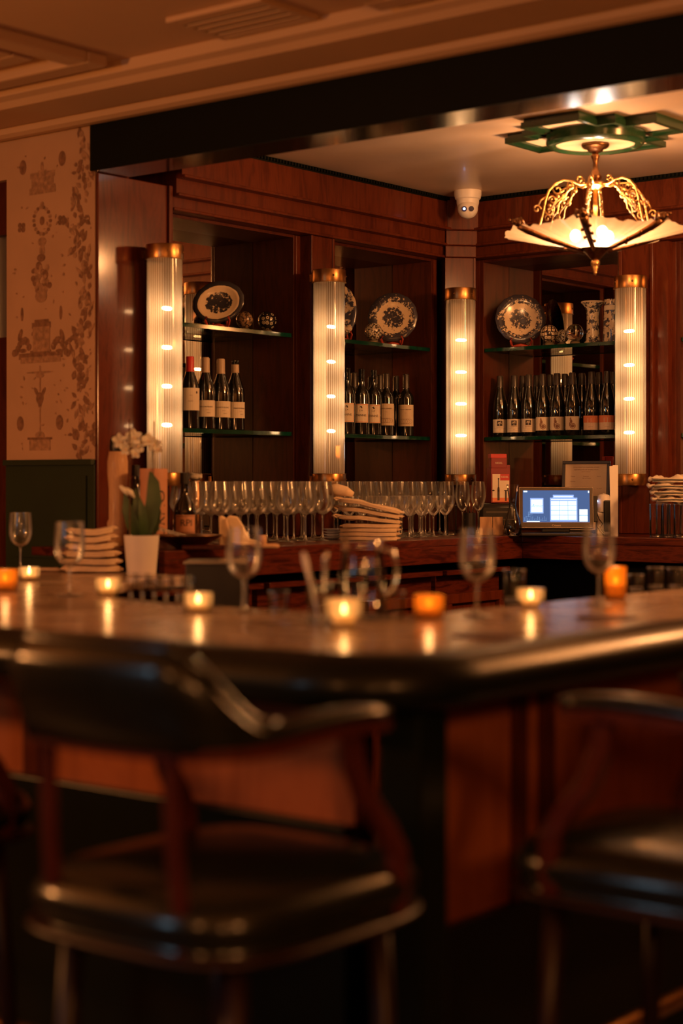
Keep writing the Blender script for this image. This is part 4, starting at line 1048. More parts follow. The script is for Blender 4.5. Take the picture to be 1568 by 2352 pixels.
# tumblers
def tumbler(label, x, y, z, r, h, group=None, mats='bar_glass', flute=0):
    o = thing('tumbler', label, 'glass', (x, y, z), 0, group)
    obj('glass_wall', G().lathe([(r*.92, .006), (r, h)], 24 if not flute else 20, cap=False, flute=flute), mats, o, smooth=True)
    obj('glass_base', G().lathe([(0, 0), (r*.90, 0), (r*.92, .004), (r*.92, .010), (0, .012)], 24, cap=False), 'glass_stem', o, smooth=True)
    obj('rim', G().lathe([(r-.0006, h-.0008), (r+.0008, h), (r-.0006, h+.0008)], 24, cap=False), 'glass_stem', o, smooth=True)
    return o
x, y = W((1037-CX)/F*7.35, 7.35)
tumbler('water tumbler among the stemmed glasses left of the printer', x, y, CZ, .022, .13)
px0 = 1505
for i, (px, dd) in enumerate(((1506, 7.06), (1535, 7.03), (1562, 6.98), (1520, 7.16), (1550, 7.14), (1590, 6.95))):
    x, y = W((px-CX)/F*dd, dd)
    tumbler(('front highball tumbler furthest left under the towels', 'front highball tumbler second from the left', 'front highball tumbler at the right edge', 'rear highball tumbler behind the leftmost one', 'rear highball tumbler behind the second one', 'highball tumbler beyond the right edge')[i], x, y, CZ, .028, .138, 'highball tumblers under the towels')

# ---- cloth helper: folded napkin block, slightly rumpled
def cloth(nx, ny, sx, sy, h, wob, seedv, fold=True):
    rnd = random.Random(seedv); g = G(); vs, fs = [], []
    ph = [rnd.uniform(0, 6) for _ in range(6)]
    def zt(u, v): return wob*(math.sin(u*5+ph[0])*.5+math.sin(v*7+ph[1]+u*3)*.35+math.sin(u*13+v*4+ph[2])*.2)
    for lay in (0, 1):
        for i in range(nx+1):
            for j in range(ny+1):
                u, v = i/nx*2-1, j/ny*2-1
                e = 1+.03*math.sin(v*9+ph[3])*(abs(u) > .98)+.02*math.sin(u*8+ph[4])*(abs(v) > .98)
                edge_ = max(abs(u), abs(v)); q = h*(1-.45*max(0, (edge_-.85)/.15))
                vs.append((u*sx*e, v*sy*e, zt(u, v)+(q if lay else h-q)))
    n = (nx+1)*(ny+1)
    for lay in (0, 1):
        for i in range(nx):
            for j in range(ny):
                a = lay*n+i*(ny+1)+j; f = (a, a+ny+1, a+ny+2, a+1); fs.append(f if lay else f[::-1])
    for i in range(nx):
        a = i*(ny+1); fs.append((a, a+ny+1, a+ny+1+n, a+n)); a += ny; fs.append((a, a+n, a+ny+1+n, a+ny+1))
    for j in range(ny):
        a = j; fs.append((a, a+n, a+1+n, a+1)); a = nx*(ny+1)+j; fs.append((a, a+1, a+1+n, a+n))
    return g.add(vs, fs)
def fold_lines(sx, sy, h, k):    # extra folded layers seen at the edge
    g = G()
    for i in range(k):
        z = h*(.2+.6*i/max(1, k-1)); g.tube([(-sx*.98, -sy-.001, z), (-sx*.3, -sy-.0035, z+.001), (sx*.3, -sy-.003, z-.001), (sx*.98, -sy-.001, z)], h*.16, 5)
    return g
# napkin pile on the back counter
x0, y0 = -4.125, 5.33; yw = yaw_cam(x0, y0)-.05
ords = ['lowest', 'second', 'third', 'fourth', 'fifth', 'sixth', 'seventh', 'top']
hs = [.013]*8
for i in range(7):
    top_ = i > 3
    sx = .116 if not top_ else .124
    zz = CZ+.001+i*.0165
    o = thing('folded_napkin', '%s napkin of the tan pile on the back counter' % ('lowest', 'second', 'third', 'fourth', 'fifth', 'sixth', 'topmost')[i], 'napkin', (x0+jt(.004), y0+jt(.004), zz), yw+jt(.10), 'napkin pile on the back counter')
    h_ = .0150; wb = .0012 if not top_ else .0045
    g = cloth(22, 10, sx, .062, h_, wb, i)
    sl = 0 if not top_ else (.10, .17, .24)[i-4]
    tz = lambda vx, vz: vz-sl*(vx+.02)*(1 if vx > -.06 else .6)+(.012*(i-3) if top_ else 0)
    g.v = [(vx, vy, tz(vx, vz)) for vx, vy, vz in g.v]
    obj('cloth', g, 'napkin' if top_ else 'napkin2', o, smooth='auto')
    f_ = fold_lines(sx*.97, .062, h_, 3); f_.v = [(vx, vy, tz(vx, vz)) for vx, vy, vz in f_.v]
    obj('fold', f_, 'napkin', o, smooth=True)
    if top_:
        q = G()
        for k in range(4): q.tube([(-sx-.004, -.05+.03*k, .004+.003*k), (-sx-.018-.004*(k % 2), -.045+.03*k, .010), (-sx-.010, -.035+.03*k, .016), (-sx+.02, -.04+.03*k, .012)], .0035, 6)
        q.v = [(vx, vy, tz(vx, vz)) for vx, vy, vz in q.v]
        obj('fold_edge', q, 'napkin2', o, smooth=True, kind='stuff')
o = tag(obj('rolled_napkin', G().tube([(-.10, 0, .01), (-.07, .005, .02), (-.03, 0, .026), (0, 0, .022)], [.020, .026, .020, .010], 10), 'napkin', None, smooth=True, loc=(x0-.058, y0-.045, CZ+.158), rot=(0, .30, yw)), 'crumpled napkin end lying over the tan pile', 'napkin')
# standing folded napkin left of the glasses
x, y = W((553-CX)/F*6.02, 6.02); yw2 = yaw_cam(x, y)
o = thing('standing_napkin', 'upright folded tan napkin in front of the large glasses', 'napkin', (x, y, CZ), yw2)
pts = [(-.078, .0), (.078, .0), (.072, .020), (.030, .030), (.010, .075), (-.012, .108), (-.042, .112), (-.052, .10), (-.066, .112), (-.078, .108), (-.076, .05)]
g = G(); nP = len(pts); g.add([(x_, -.018, z_) for x_, z_ in pts]+[(x_*.95, .018, z_) for x_, z_ in pts], [tuple(range(nP)), tuple(range(nP, 2*nP))[::-1]]+[(i, nP+i, nP+(i+1) % nP, (i+1) % nP) for i in range(nP)])
obj('cloth', g, 'napkin', o, bev=.008, smooth='auto')
obj('fold', G().tube([(-.052, -.020, .10), (-.046, -.024, .06), (-.040, -.022, .02), (-.01, -.022, .012), (.07, -.02, .012)], .005, 7), 'napkin2', o, smooth=True)
# saucers
x, y = W((766-CX)/F*6.86, 6.86)
for i in range(4):
    o = obj('saucer', G().lathe([(0, .001), (.022, 0), (.03, .004), (.044, .009), (.0445, .010), (.03, .006), (0, .003)], 28, cap=False), 'pot', None, smooth=True, loc=(x, y, CZ+.001+i*.0105))
    tag(o, '%s small white saucer of the stack left of the napkin pile' % ('lowest', 'second', 'third', 'topmost')[i], 'saucer', 'saucer stack')
# tray, tongs, board, cork
x, y = W((432-CX)/F*5.86, 5.86)
o = thing('serving_bowl', 'wide dark metal bowl with a rim beside the liquor bottle', 'bowl', (x, y, CZ), yaw_cam(x, y))
obj('bowl_body', G().lathe([(0, 0), (.035, 0), (.05, .008), (.09, .03), (.118, .046), (.120, .049), (.115, .048), (.085, .033), (.04, .012), (0, .008)], 36, cap=False), 'bronze', o, smooth=True)
tg = thing('tongs', 'silver serving tongs resting on the dark bowl', 'tongs', (x-.02, y-.03, CZ+.045), yaw_cam(x, y))
tg.rotation_euler = (0, .28, yaw_cam(x, y))
for s in (-1, 1): obj('arm', G().box(-.09, .03, s*.008-.003, s*.008+.003, .004+s*.003, .008+s*.003), 'steel', tg, bev=.001)
obj('hinge', G().ball((-.09, 0, .006), .009, 10, 6), 'steel', tg, smooth=True)
x, y = W((520-CX)/F*5.78, 5.78)
cb = thing('cutting_board', 'wooden cutting board with a round handle at the counter edge', 'board', (x, y, CZ), yaw_cam(x, y))
obj('board', G().box(-.15, .08, -.03, .06, .002, .016), 'chair_wood', cb, bev=.003)
obj('handle', G().tube([(.08, .01, .012), (.13, .01, .012), (.165, .01, .012), (.178, .01, .012)], [.007, .008, .009, .005], 12), 'pale_wood', cb, smooth=True)
x, y = W((602-CX)/F*6.05, 6.05)
tag(obj('cork', G().lathe([(0, 0), (.015, 0), (.016, .003), (.016, .038), (.014, .041), (0, .041)], 18, cap=False), 'pale_wood', None, smooth='auto', loc=(x, y, CZ+.001)), 'large pale cork standing by the upright napkin', 'cork')
# pepper mill, bottles, tube at the left end
x, y = W((270-CX)/F*6.02, 6.02)
pm = thing('pepper_mill', 'tall pale wooden pepper mill by the orchid', 'pepper mill', (x, y, CZ), 0)
obj('body', G().lathe([(0, 0), (.034, 0), (.036, .01), (.033, .03), (.030, .05), (.036, .07), (.037, .085), (.031, .10), (.031, .20), (.036, .26), (.036, .30), (.030, .335), (0, .337)], 26, cap=False), 'pale_wood', pm, smooth=True)
obj('top_knob', G().lathe([(.028, .337), (.03, .35), (.027, .375), (.02, .39), (0, .393)], 22, cap=False), 'black_plastic', pm, smooth=True)
x, y = W((353-CX)/F*5.98, 5.98)
tb = thing('bottle_tube', 'tan cardboard bottle tube with vertical black lettering', 'tube', (x, y, CZ), yaw_cam(x, y))
obj('tube_body', G().lathe([(0, 0), (.046, 0), (.047, .002), (.047, .240), (0, .240)], 32, cap=False), 'tan_card', tb, smooth='auto')
obj('lid', G().lathe([(.0482, .236), (.0482, .272), (.0475, .275), (0, .275)], 32, cap=False), 'tan_card', tb, smooth='auto')
lt = shift(text_geo('ORPIO', .058), 0, 0, 0, PI/2)
lt = shift(lt, .026, 0, .115)
obj('lettering', bend(lt, .0478), 'ink', tb)
x, y = W((424-CX)/F*6.12, 6.12)
lb_ = thing('liquor_bottle', 'dark bottle with a boxy tan label lettered RPI', 'bottle', (x, y, CZ), yaw_cam(x, y)+.1)
obj('glass_body', G().lathe([(0, .004), (.038, 0), (.040, .006), (.040, .12), (.034, .150), (.018, .175), (.014, .19), (.014, .235), (.016, .238), (.016, .25), (0, .251)], 26, cap=False), 'bottle', lb_, smooth='auto')
q = obj('label', bend(rectxz(-.040, .040, .045, .112, 0, 12), .0407), 'tan_card', lb_, smooth=True)
obj('lettering', bend(shift(text_geo('RPI', .034), .002, 0, .083), .0413), 'ink', q)
obj('border', bend(merge(rectxz(-.036, .036, .049, .0505, 0, 8), rectxz(-.036, .036, .1065, .108, 0, 8)), .0412), 'ink', q)
obj('cap', G().lathe([(.0165, .222), (.0165, .262), (0, .263)], 18, cap=False), 'black_plastic', lb_, smooth='auto')
x, y = W((312-CX)/F*6.10, 6.10)
lb_ = thing('liquor_bottle', 'black-necked bottle between the mill and the tan tube', 'bottle', (x, y, CZ), 0)
obj('glass_body', G().lathe([(0, .004), (.030, 0), (.032, .006), (.032, .15), (.028, .180), (.016, .205), (.012, .22), (.012, .26), (0, .262)], 26, cap=False), 'bottle', lb_, smooth='auto')
obj('cap', G().lathe([(.0145, .25), (.0145, .288), (0, .289)], 18, cap=False), 'black_plastic', lb_, smooth='auto')
x, y, d = at_x(448, -4.80)
tag(obj('bundled_cloth', G().ball((0, 0, .012), .03, 14, 8, .5).tube([(-.03, 0, .012), (0, -.02, .022), (.03, 0, .012), (.01, .02, .02)], .009, 8), 'towel', None, smooth=True, loc=(x, y, 1.325-.03)), 'small bundled cloth behind the large wine glasses', 'cloth')
bpy.data.objects['bundled_cloth'].location.z = 1.345
st_ = tag(obj('storage_jar', G().lathe([(0, 0), (.03, 0), (.03, .225), (.026, .235), (0, .235)], 20, cap=False), 'bronze', None, smooth='auto', loc=(x, y, CZ)), 'dark storage jar behind the large wine glasses', 'jar')

# ================================================================== RIGHT SIDE OF THE COUNTER
x, y = W((1142-CX)/F*7.75, 7.75); yw = yaw_cam(x, y)
pr_ = thing('receipt_printer', 'black receipt printer under the red wine box', 'printer', (x, y, CZ), yw)
obj('body', G().box(-.085, .085, -.06, .08, 0, .135), 'black_plastic', pr_, bev=.022, smooth='auto')
obj('paper_slot', G().box(-.05, .05, -.062, -.058, .09, .098), 'grey_bezel', pr_)
obj('lid_seam', G().box(-.084, .084, -.0605, -.0595, .060, .063), 'grey_bezel', pr_)
o = thing('wine_box', 'red cardboard wine box with a bottle picture on its front', 'box', (x+.004, y+.002, CZ+.136), yw+.28)
obj('carton', G().box(-.044, .044, -.035, .035, 0, .155), 'red_card', o, bev=.001)
obj('flap', G().box(-.044, .030, -.035, .005, .155, .218), 'red_card', o, bev=.002)
obj('flap_top', G().box(-.046, .028, -.036, .007, .200, .219), 'red_light', o, bev=.002)
obj('side_flap', G().box(.030, .052, -.01, .03, .0, .17), 'red_card', o, bev=.002)
p = obj('picture', rectxz(-.038, .040, .004, .128, -.0358), 'label', o)
g = merge(rectxz(-.015, -.005, .010, .058, -.0364), discxz(-.010, .060, .005, .012, -.0364), rectxz(-.012, -.008, .065, .105, -.0364), discxz(-.010, .107, .0035, .004, -.0364))
obj('bottle_print', g, 'ink', p); obj('glass_print', merge(rectxz(.020, .028, .008, .055, -.0364), rectxz(.016, .032, .053, .057, -.0364), discxz(-.034, .055, .006, .004, -.0364)), 'ink', p)
obj('red_patch', rectxz(-.002, .040, .100, .128, -.0364), 'red_light', p); obj('tabletop_print', rectxz(-.038, .040, .004, .022, -.0361), 'label_orange', p)
obj('lettering', shift(text_geo('RIEDEL', .011), .019, -.0370, .115), 'label', p)
q = obj('flap_lettering', shift(text_geo('RIEDEL', .011), -.008, -.0358, .178), 'label', o)
# wooden card holder
x, y = W((1128-CX)/F*7.42, 7.42)
o = thing('card_holder', 'pale card holder standing left of the glass carafe', 'holder', (x, y, CZ), yaw_cam(x, y))
obj('front_card', G().box(-.050, .004, -.012, -.004, 0, .078), 'pale_wood', o, bev=.002); obj('second_card', G().box(.006, .050, -.008, .0, 0, .078), 'pale_wood', o, bev=.002)
obj('base', G().box(-.052, .052, .0, .03, 0, .03), 'pale_wood', o, bev=.002)
# carafe
x, y = W((1177-CX)/F*7.30, 7.30)
o = thing('carafe', 'clear glass carafe left of the order screen', 'carafe', (x, y, CZ), 0)
obj('vessel', G().lathe([(0, .002), (.026, .001), (.036, .012), (.040, .035), (.034, .065), (.020, .105), (.015, .13), (.018, .165), (.026, .218)], 28, cap=False), 'bar_glass', o, smooth=True)
obj('foot', G().lathe([(.010, .012), (.014, .003), (.030, 0), (0, 0)], 24, cap=False), 'glass_stem', o, smooth=True)
x, y = W((1078-CX)/F*7.45, 7.45)
o = thing('utensil_can', 'black can with steel pourers beside the tulip glasses', 'can', (x, y, CZ), yaw_cam(x, y))
obj('can', G().lathe([(0, 0), (.026, 0), (.026, .095), (.023, .095), (.023, .01), (0, .01)], 22, cap=False), 'black_plastic', o, smooth='auto')
for k in range(3): obj('pourer', G().tube([(-.01+.01*k, 0, .02), (-.014+.014*k, -.005, .12), (-.02+.02*k, -.008, .14)], .003, 6), 'steel', o, smooth=True)
# order screen
x, y = W((1277-CX)/F*7.30, 7.30); yw = yaw_cam(x, y)+.06
o = thing('order_screen', 'lit touch screen till on the back counter', 'screen', (x, y, CZ), yw)
tilt = Matrix.Translation((0, 0, .030)) @ Matrix.Rotation(-.12, 4, 'X')
def tb_(x0, x1, y0, y1, z0, z1): return G().box(x0, x1, y0, y1, z0, z1, tilt)
hh = .178; ww = .158
obj('case', tb_(-ww, ww, -.010, .022, 0, hh), 'grey_bezel', o, bev=.006, smooth='auto')
obj('bezel_edge', merge(tb_(-ww+.002, ww-.002, -.0115, -.0095, hh-.004, hh-.002), tb_(-ww+.002, -ww+.004, -.0115, -.0095, .004, hh-.004), tb_(ww-.004, ww-.002, -.0115, -.0095, .004, hh-.004), tb_(-ww+.003, ww-.003, -.0115, -.0095, .003, .005)), 'steel', o)
scn = obj('display', tb_(-.141, .141, -.0112, -.0105, .026, .163), 'screen', o)
def sq(x0, x1, z0, z1, lift=.0118): 
    g = rectxz(x0, x1, z0, z1, -lift); g.v = [tuple(tilt @ Vector(v)) for v in g.v]; return g
obj('logo_glow', sq(-.110, -.054, .064, .130, .0114), 'screen_glow', scn); obj('logo_tile', sq(-.106, -.058, .070, .124), 'screen_white', scn)
lg = shift(text_geo('Annie', .020, .35), -.082, -.0122, .097); lg.v = [tuple(tilt @ Vector(v)) for v in lg.v]; obj('script_lettering', lg, 'screen_line', scn)
obj('grid_glow', merge(sq(-.026, .089, .030, .132, .0114), sq(-.014, .074, .132, .144, .0114)), 'screen_glow', scn)
for r_ in range(4):
    for c_ in range(3):
        xa = -.022+c_*.0362; za = .038+r_*.0205
        obj('key', sq(xa, xa+.034, za, za+.018), 'screen_white', scn)
obj('title_bar', merge(sq(-.010, .070, .134, .138), sq(-.022, .085, .1225, .126)), 'screen_white', scn)
obj('side_tile', merge(sq(.097, .132, .030, .055), sq(.097, .132, .057, .082)), 'screen_white', scn)
obj('status_tile', merge(sq(-.138, -.122, .155, .161), sq(.134, .139, .152, .161)), 'screen_white', scn)
sk = merge(sq(-.138, -.040, .034, .0348), *[sq(-.135+.007*k, -.1342+.007*k, .036, .047+.006*math.sin(k*1.7)) for k in range(14)], sq(-.128, -.108, .050, .0508), sq(-.128, -.1272, .036, .05), sq(-.118, -.1172, .05, .072), sq(-.112, -.1112, .056, .076), sq(-.118, -.100, .058, .0588))
obj('skyline_drawing', sk, 'screen_line', scn); obj('caption_bar', sq(-.125, -.07, .0285, .0315), 'screen_white', scn); obj('bottom_line', sq(-.141, .141, .0262, .0272), 'label', scn)
bl = shift(text_geo('Citaent', .0125), 0, -.0122, .013); bl.v = [tuple(tilt @ Vector(v)) for v in bl.v]; obj('maker_lettering', bl, 'label_tan', o)
obj('stand', G().box(-.15, .15, -.05, .10, 0, .014).box(-.06, .06, .02, .06, .014, .09), 'black_plastic', o, bev=.004)
obj('cable', G().tube([(.16, .03, .10), (.175, .02, .07), (.17, .0, .04), (.185, -.01, .02), (.20, 0, .004)], .0022, 6), 'black_plastic', o, smooth=True)
obj('side_reader', tb_(ww, ww+.016, -.006, .014, .03, .14), 'black_plastic', o, bev=.002)
# framed certificate
x, y, d = at_y(1342, 6.70)
o = thing('framed_certificate', 'black framed certificate leaning behind the order screen', 'picture frame', (x, y, CZ), .0)
o.rotation_euler = (-.10, 0, yaw_cam(x, y)*.5)
W_, H_ = .110, .325
obj('frame', G().box(-W_, W_, -.008, .008, H_-.014, H_).box(-W_, W_, -.008, .008, 0, .014).box(-W_, -W_+.014, -.008, .008, .014, H_-.014).box(W_-.014, W_, -.008, .008, .014, H_-.014), 'black_plastic', o, bev=.002)
pp = obj('paper', G().box(-W_+.014, W_-.014, -.002, .002, .014, H_-.014), 'label_tan', o)
tx = G()
for (s, sz, x_, z_) in (('DEPARTMENT OF CONSUMER AFFAIRS', .0070, 0, .296), ('CERTIFICATE OF INSPECTION', .0085, 0, .285), ('Division of Food', .006, 0, .276), ('Name', .008, -.06, .255), ('Address', .007, -.06, .232), ('Restaurant', .006, .0, .255), ('Bar and Kitchen', .006, .004, .247), ('Expires', .006, .06, .255), ('No. 4520', .006, .062, .20), ('Valid', .006, -.06, .205), ('Inspector', .0065, .0, .205)):
    t = shift(text_geo(s, sz), x_, -.0026, z_); tx.add(t.v, t.f)
obj('lettering', tx, 'ink_brown', pp)
# rolled papers and white base unit right of the screen
x, y = W((1409-CX)/F*7.25, 7.25)
o = thing('paper_sheets', 'white paper sheets standing against the right sconce pilaster', 'paper', (x, y, CZ), yaw_cam(x, y))
g = G()
g.add([(-.012, -.004, 0), (.018, .002, 0), (.018, .002, .30), (-.018, -.006, .295)], [(0, 1, 2, 3)]).add([(-.012, -.003, 0), (.018, .003, 0), (.018, .003, .30), (-.018, -.005, .295)], [(3, 2, 1, 0)])
obj('sheet', g, 'white_plastic', o); obj('sheet', G().box(-.004, .014, .006, .008, 0, .30), 'white_plastic', o)
x, y = W((1386-CX)/F*7.42, 7.42)
o = thing('cordless_phone', 'pale handset base with cables between screen and papers', 'phone', (x, y, CZ), yaw_cam(x, y))
obj('base', G().box(-.035, .030, -.02, .03, 0, .10), 'pot', o, bev=.008, smooth='auto'); obj('handset', G().box(.0, .032, -.032, -.020, .015, .15), 'black_plastic', o, bev=.005)
obj('top_dome', G().lathe([(.034, .10), (.034, .15), (.024, .172), (0, .180)], 24, Matrix.Translation((0, .01, 0)), cap=False), 'pot', o, smooth='auto')
obj('indicator', G().ball((-.028, -.022, .146), .004, 8, 6), 'led_blue', o)
obj('cable', G().tube([(-.03, -.025, .10), (-.02, -.03, .07), (-.005, -.03, .05), (-.015, -.034, .03), (0, -.03, .01)], .002, 6), 'black_plastic', o, smooth=True)
# towels on the tumblers
x, y = W((1548-CX)/F*7.05, 7.05); yw = yaw_cam(x, y)
for i in range(4):
    o = thing('bar_towel', '%s striped bar towel folded on the tall tumblers' % ('lowest', 'second', 'third', 'topmost')[i], 'towel', (x+jt(.004), y+jt(.004), CZ+.146+i*.027), yw+jt(.16), 'towel stack on the tumblers')
    sx = (.072, .078, .088, .082)[i]
    obj('cloth', cloth(20, 10, sx, .055, .016+.004*(i % 2), .014, 40+i), 'towel', o, smooth='auto')
    obj('hem_roll', G().tube([(-sx+.01, -.05, .016), (-sx-.012, -.045, .010), (-sx-.014, -.01, .016), (-sx-.006, .03, .012)], [.004, .008, .009, .004], 8), 'towel', o, smooth=True)
    obj('stripe', G().tube([(-sx-.002, -.03, .009), (-sx*.9, -.0585, .008), (0, -.060, .012), (sx*.95, -.059, .009)], .0035, 6), 'towel_stripe', o, smooth=True)
    obj('fold', fold_lines(sx, .055, .018, 2), 'towel', o, smooth=True)

# ================================================================== ON THE BAR
def onbar(px, d): return W((px-CX)/F*d, d)
GN = 'water goblets on the bar'
for px, d, lab in ((47, 5.95, 'empty goblet at the far left end of the bar'), (160, 4.55, 'empty goblet in front of the stacked napkins'), (560, 3.98, 'empty goblet left of the water pitcher'),
                   (1095, 3.86, 'empty goblet right of the amber candle at the bend'), (1375, 4.22, 'empty goblet beside the tall amber candle')):
    x, y = onbar(px, d); place_glass('goblet', x, y, BT, lab, GN, 'goblet', ('goblet', 'glass_stem'))
def candle(px, d, r, h, mat, label, taper=1.0):
    x, y = onbar(px, d)
    o = thing('votive_candle', label, 'candle', (x, y, BT), 0, 'votive candles on the bar')
    obj('holder', G().lathe([(0, .001), (r*.88*taper, 0), (r*.95*taper, .004), (r, h*.5), (r, h), (r-.003, h), (r*.93-.003, .010), (0, .010)], 24, cap=False), mat, o, smooth='auto')
    obj('wax', G().lathe([(0, .011), (r*.7, .011), (r*.7, h*.45), (0, h*.43)], 18, cap=False), 'wax', o, smooth='auto')
    zf = h*.45
    obj('flame', G().lathe([(0, zf), (.0035, zf+.004), (.0045, zf+.009), (.003, zf+.016), (0, zf+.024)], 10, cap=False), 'flame', o, smooth=True)
    obj('wick', G().tube([(0, 0, zf-.004), (0, 0, zf+.002)], .0008, 5), 'ink', o)
    return o
candle(12, 4.75, .034, .060, 'votive_amber', 'amber crackle glass candle at the left edge')
candle(67, 5.25, .033, .042, 'votive', 'clear votive candle beneath the far left goblet')
candle(248, 4.55, .034, .048, 'votive', 'clear votive candle below the orchid pot', .8)
candle(455, 3.98, .034, .045, 'votive', 'clear votive candle right of the cordial glasses')
candle(790, 3.58, .038, .058, 'votive', 'large clear votive candle in front of the pitcher', .7)
candle(985, 3.80, .034, .052, 'votive_amber', 'amber votive candle between pitcher and bend goblet')
candle(1218, 4.12, .034, .046, 'votive', 'clear flared votive candle right of the bend goblet', .65)
candle(1413, 4.42, .028, .084, 'votive_amber', 'tall amber candle glass behind the right goblet')
# candle light comes from the flames; a small lamp per flame carries it
for px, d, h in ((12, 4.75, .05), (67, 5.25, .045), (248, 4.55, .045), (455, 3.98, .045), (790, 3.58, .05), (985, 3.80, .045), (1218, 4.12, .045), (1413, 4.42, .06)):
    x, y = onbar(px, d); point('flame_light', (x, y, BT+h+.02), .10, (1.0, .45, .14), .01)
for i in range(6):
    x, y = onbar(300+i*27, 4.28-.03*i)
    o = thing('cordial_glass', '%s cordial glass from the left in the row under the orchid' % ORD2[i], 'glass', (x, y, BT), 0, 'cordial glasses in a row')
    obj('bowl', G().lathe([(.003, .030), (.010, .036), (.0135, .05), (.0135, .075)], 16, cap=False), 'bar_glass', o, smooth=True)
    obj('stem', G().lathe([(0, 0), (.013, 0), (.012, .002), (.003, .006), (.003, .032)], 14, cap=False), 'glass_stem', o, smooth=True)
for px, d, r, h, lab in ((1180, 4.32, .030, .080, 'rocks glass behind the flared votive candle'), (640, 3.95, .024, .05, 'small clear glass between goblet and pitcher'),
                         (1460, 4.75, .022, .045, 'small clear glass right of the tall amber candle'), (1505, 4.85, .024, .06, 'second small glass at the right end of the bar'), (1550, 4.85, .024, .058, 'small clear glass touching the right edge'),
                         (905, 3.78, .024, .060, 'small clear glass right of the pitcher')):
    x, y = onbar(px, d); tumbler(lab, x, y, BT, r, h)
# pitcher
x, y = onbar(832, 3.76)
o = thing('water_pitcher', 'clear glass water pitcher at the bend of the bar', 'pitcher', (x, y, BT), yaw_cam(x, y))
obj('vessel', G().lathe([(0, .004), (.040, .002), (.044, .01), (.050, .05), (.052, .09), (.046, .13), (.044, .155), (.049, .178)], 32, cap=False), 'bar_glass', o, smooth=True)
obj('handle', G().tube([(.046, 0, .155), (.068, 0, .150), (.076, 0, .11), (.068, 0, .065), (.050, 0, .055)], .005, 8), 'glass_stem', o, smooth=True)
obj('water', G().lathe([(0, .115), (.0475, .115)], 32, cap=False), 'water', o); obj('base', G().lathe([(0, 0), (.042, 0), (.043, .008), (0, .010)], 28, cap=False), 'glass_stem', o, smooth=True)
obj('rim', G().lathe([(.0484, .177), (.0502, .178), (.0484, .179)], 32, cap=False), 'glass_stem', o, smooth=True)
# holder with utensils
x, y = onbar(735, 3.66)
tumbler('tall tumbler holding bar tools left of the pitcher', x, y, BT, .028, .088)
for i, (dx, dy, t1, t2) in enumerate(((-.006, 0, -.22, .05), (.004, .004, -.30, .0), (.010, -.004, .05, .1))):
    o = tag(obj('bar_spoon', G().tube([(0, 0, .0), (0, 0, .07), (0, 0, .125), (0, 0, .142)], [.0025, .003, .0065, .004], 8), 'steel' if i else 'white_plastic', None, smooth=True, loc=(x+dx, y+dy, BT+.013), rot=(t2, t1, HEAD)), ['white handled bar tool leaning left in the tumbler', 'steel bar spoon leaning in the tumbler', 'short steel bar tool upright in the tumbler'][i], 'bar tool')
# coasters / leather mats on the marble
for px, py, lab in ((1112, 1462, 'brown leather coaster on the marble near the bend'), (1392, 1420, 'brown leather coaster on the marble beside the right goblet')):
    x, y = at_z(px, py, BT)
    o = obj('coaster', G().prism([(-.06, -.03), (.0, -.045), (.06, -.03), (.065, .03), (.0, .04), (-.06, .035)], 0, .004), 'chair_wood', None, bev=.0015, loc=(x, y, BT), rz=.3); tag(o, lab, 'coaster')
# napkin stack left
x0, y0 = W((212-CX)/F*5.75, 5.75); yw = yaw_cam(x0, y0)
for i in range(6):
    b = max(0, i-1)
    o = thing('folded_napkin', '%s napkin of the stack left of the orchid pot' % ('lowest', 'second', 'third', 'fourth', 'fifth', 'topmost')[i], 'napkin', (x0+jt(.004), y0+jt(.004), BT+.003+.0235*i), yw+jt(.12), 'napkin stack on the bar')
    g = cloth(22, 8, .104-.005*i+jt(.006), .055, .0195, .0035, 70+i)
    g.v = [(vx, vy, vz+b*.085*abs(vx+.01)**1.25) for vx, vy, vz in g.v]
    obj('cloth', g, 'napkin' if i % 2 else 'napkin2', o, smooth='auto')
    f_ = fold_lines(.09-.005*i, .055, .0195, 3); f_.v = [(vx, vy, vz+b*.085*abs(vx+.01)**1.25) for vx, vy, vz in f_.v]
    obj('fold', f_, 'napkin', o, smooth=True)
x, y = W((105-CX)/F*5.8, 5.8)
tag(obj('folded_napkin', cloth(8, 6, .05, .04, .012, .001, 99), 'napkin', None, smooth='auto', loc=(x, y, BT), rz=yaw_cam(x, y)), 'single flat napkin beside the far left candle', 'napkin')
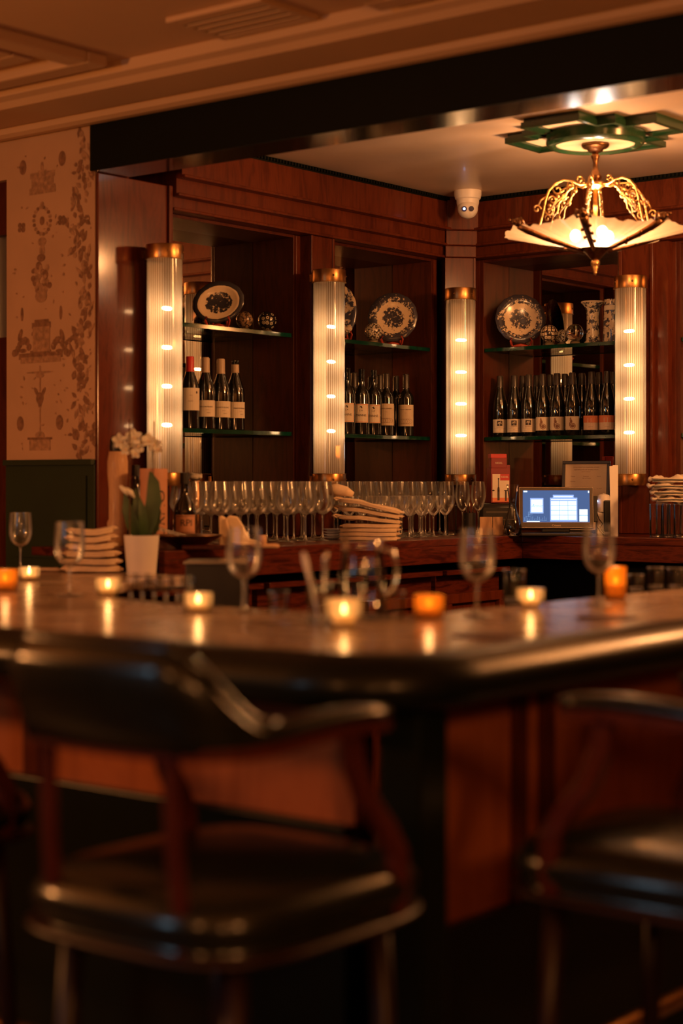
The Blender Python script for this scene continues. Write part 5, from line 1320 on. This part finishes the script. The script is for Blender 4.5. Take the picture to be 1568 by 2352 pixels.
# ---- orchid
x, y = W((325-CX)/F*5.60, 5.60); yw = yaw_cam(x, y)
o = thing('potted_orchid', 'white orchid in a pale tapered pot', 'plant', (x, y, BT), yw)
obj('pot', G().lathe([(0, .002), (.045, 0), (.047, .003), (.057, .122), (.058, .128), (.054, .128), (.052, .112), (0, .110)], 36, cap=False), 'pot', o, smooth='auto')
obj('bark', G().lathe([(0, .118), (.052, .113)], 20, cap=False), 'bark', o)
def leaf(path, wd, fold=.3):
    P = [Vector(p) for p in path]; n = len(P); g = G(); vs, fs = [], []
    for i, p in enumerate(P):
        t = i/(n-1); w_ = wd*math.sin(PI*min(.98, .12+.88*t))**.7
        d = (P[min(n-1, i+1)]-P[max(0, i-1)]).normalized(); side = Vector((1, 0, 0)) if abs(d.x) < .6 else Vector((0, 1, 0))
        side = (side-d*side.dot(d)).normalized(); nn = d.cross(side)
        for q, h in ((-1, .25), (-.5, .06), (0, 0), (.5, .06), (1, .25)): vs.append(tuple(p+side*q*w_+nn*(-h)*w_*fold))
        for q, h in ((-1, .25), (-.5, .06), (0, 0), (.5, .06), (1, .25)): vs.append(tuple(p+side*q*w_*.98+nn*(-h)*w_*fold+nn*.0015))
    for i in range(n-1):
        for k in range(4):
            a = i*10+k; fs.append((a, a+1, a+11, a+10)); a += 5; fs.append((a, a+10, a+11, a+1))
    return g.add(vs, fs)
for pth, wd in (([(.01, -.005, .115), (.025, -.012, .17), (.040, -.015, .24), (.038, -.012, .30), (.028, -.008, .335)], .026),
                ([(-.01, 0, .115), (-.028, -.01, .16), (-.045, -.012, .21), (-.055, -.008, .265)], .022),
                ([(0, .01, .115), (-.01, .0, .17), (-.012, -.005, .23), (-.020, 0, .28)], .020),
                ([(.005, -.01, .115), (.008, -.02, .16), (.002, -.024, .21), (-.006, -.02, .25)], .016),
                ([(.02, .01, .115), (.042, .0, .15), (.050, -.008, .20), (.052, -.01, .235)], .015)):
    obj('leaf', leaf(pth, wd), 'leaf', o, smooth=True)
for pth in ([(-.038, -.02, .11), (-.038, -.02, .505)], [(.036, .0, .11), (.038, .0, .30), (.040, .0, .50)]):
    obj('stake', G().tube(pth, .0022, 6), 'bark', o)
obj('stem', G().tube([(.015, 0, .11), (.030, 0, .30), (.034, 0, .40), (.015, 0, .455), (-.02, 0, .460), (-.055, 0, .43)], .002, 6), 'leaf', o, smooth=True)
def flower(c, r, seedv):
    rnd = random.Random(seedv); g = G()
    for k in range(5):
        a = PI/2+k*2*PI/5+rnd.uniform(-.15, .15); w_ = r*(.52 if k % 2 else .42)
        n = 7; vs = [(c[0], c[1], c[2])]
        for i in range(n+1):
            t = i/n; u = math.sin(PI*t)*w_; l_ = r*(.25+.75*math.sin(PI*t/1.0)) if False else r*(1-abs(2*t-1)**2.2*.55)
            s_ = (2*t-1)*w_
            vs.append((c[0]+math.cos(a)*l_-math.sin(a)*s_, c[1]-.006*math.sin(PI*t)+rnd.uniform(-.002, .002)-.004*(k % 2), c[2]+math.sin(a)*l_+math.cos(a)*s_))
        g.add(vs, [(0, i, i+1) for i in range(1, n+1)])
    return g
for i, (cx_, cz_, r_) in enumerate(((-.070, .435, .026), (-.052, .410, .022), (-.025, .448, .028), (-.012, .420, .026), (-.02, .395, .018), (.022, .438, .024), (.040, .425, .026), (.052, .410, .018))):
    q = obj('flower', flower((cx_, -.006-.004*(i % 3), cz_), r_, i), 'petal', o, smooth=False)
    obj('flower_lip', G().ball((cx_, -.016-.004*(i % 3), cz_-.004), .005, 8, 6), 'napkin', q, smooth=True)
for (cx_, cz_, a) in ((-.055, .275, .6), (-.035, .268, .5)):
    g = G().tube([(cx_-.015, -.02, cz_+.014), (cx_, -.022, cz_), (cx_+.012, -.02, cz_-.018)], [.004, .009, .003], 8); obj('pale_shoot', g, 'petal', o, smooth=True)
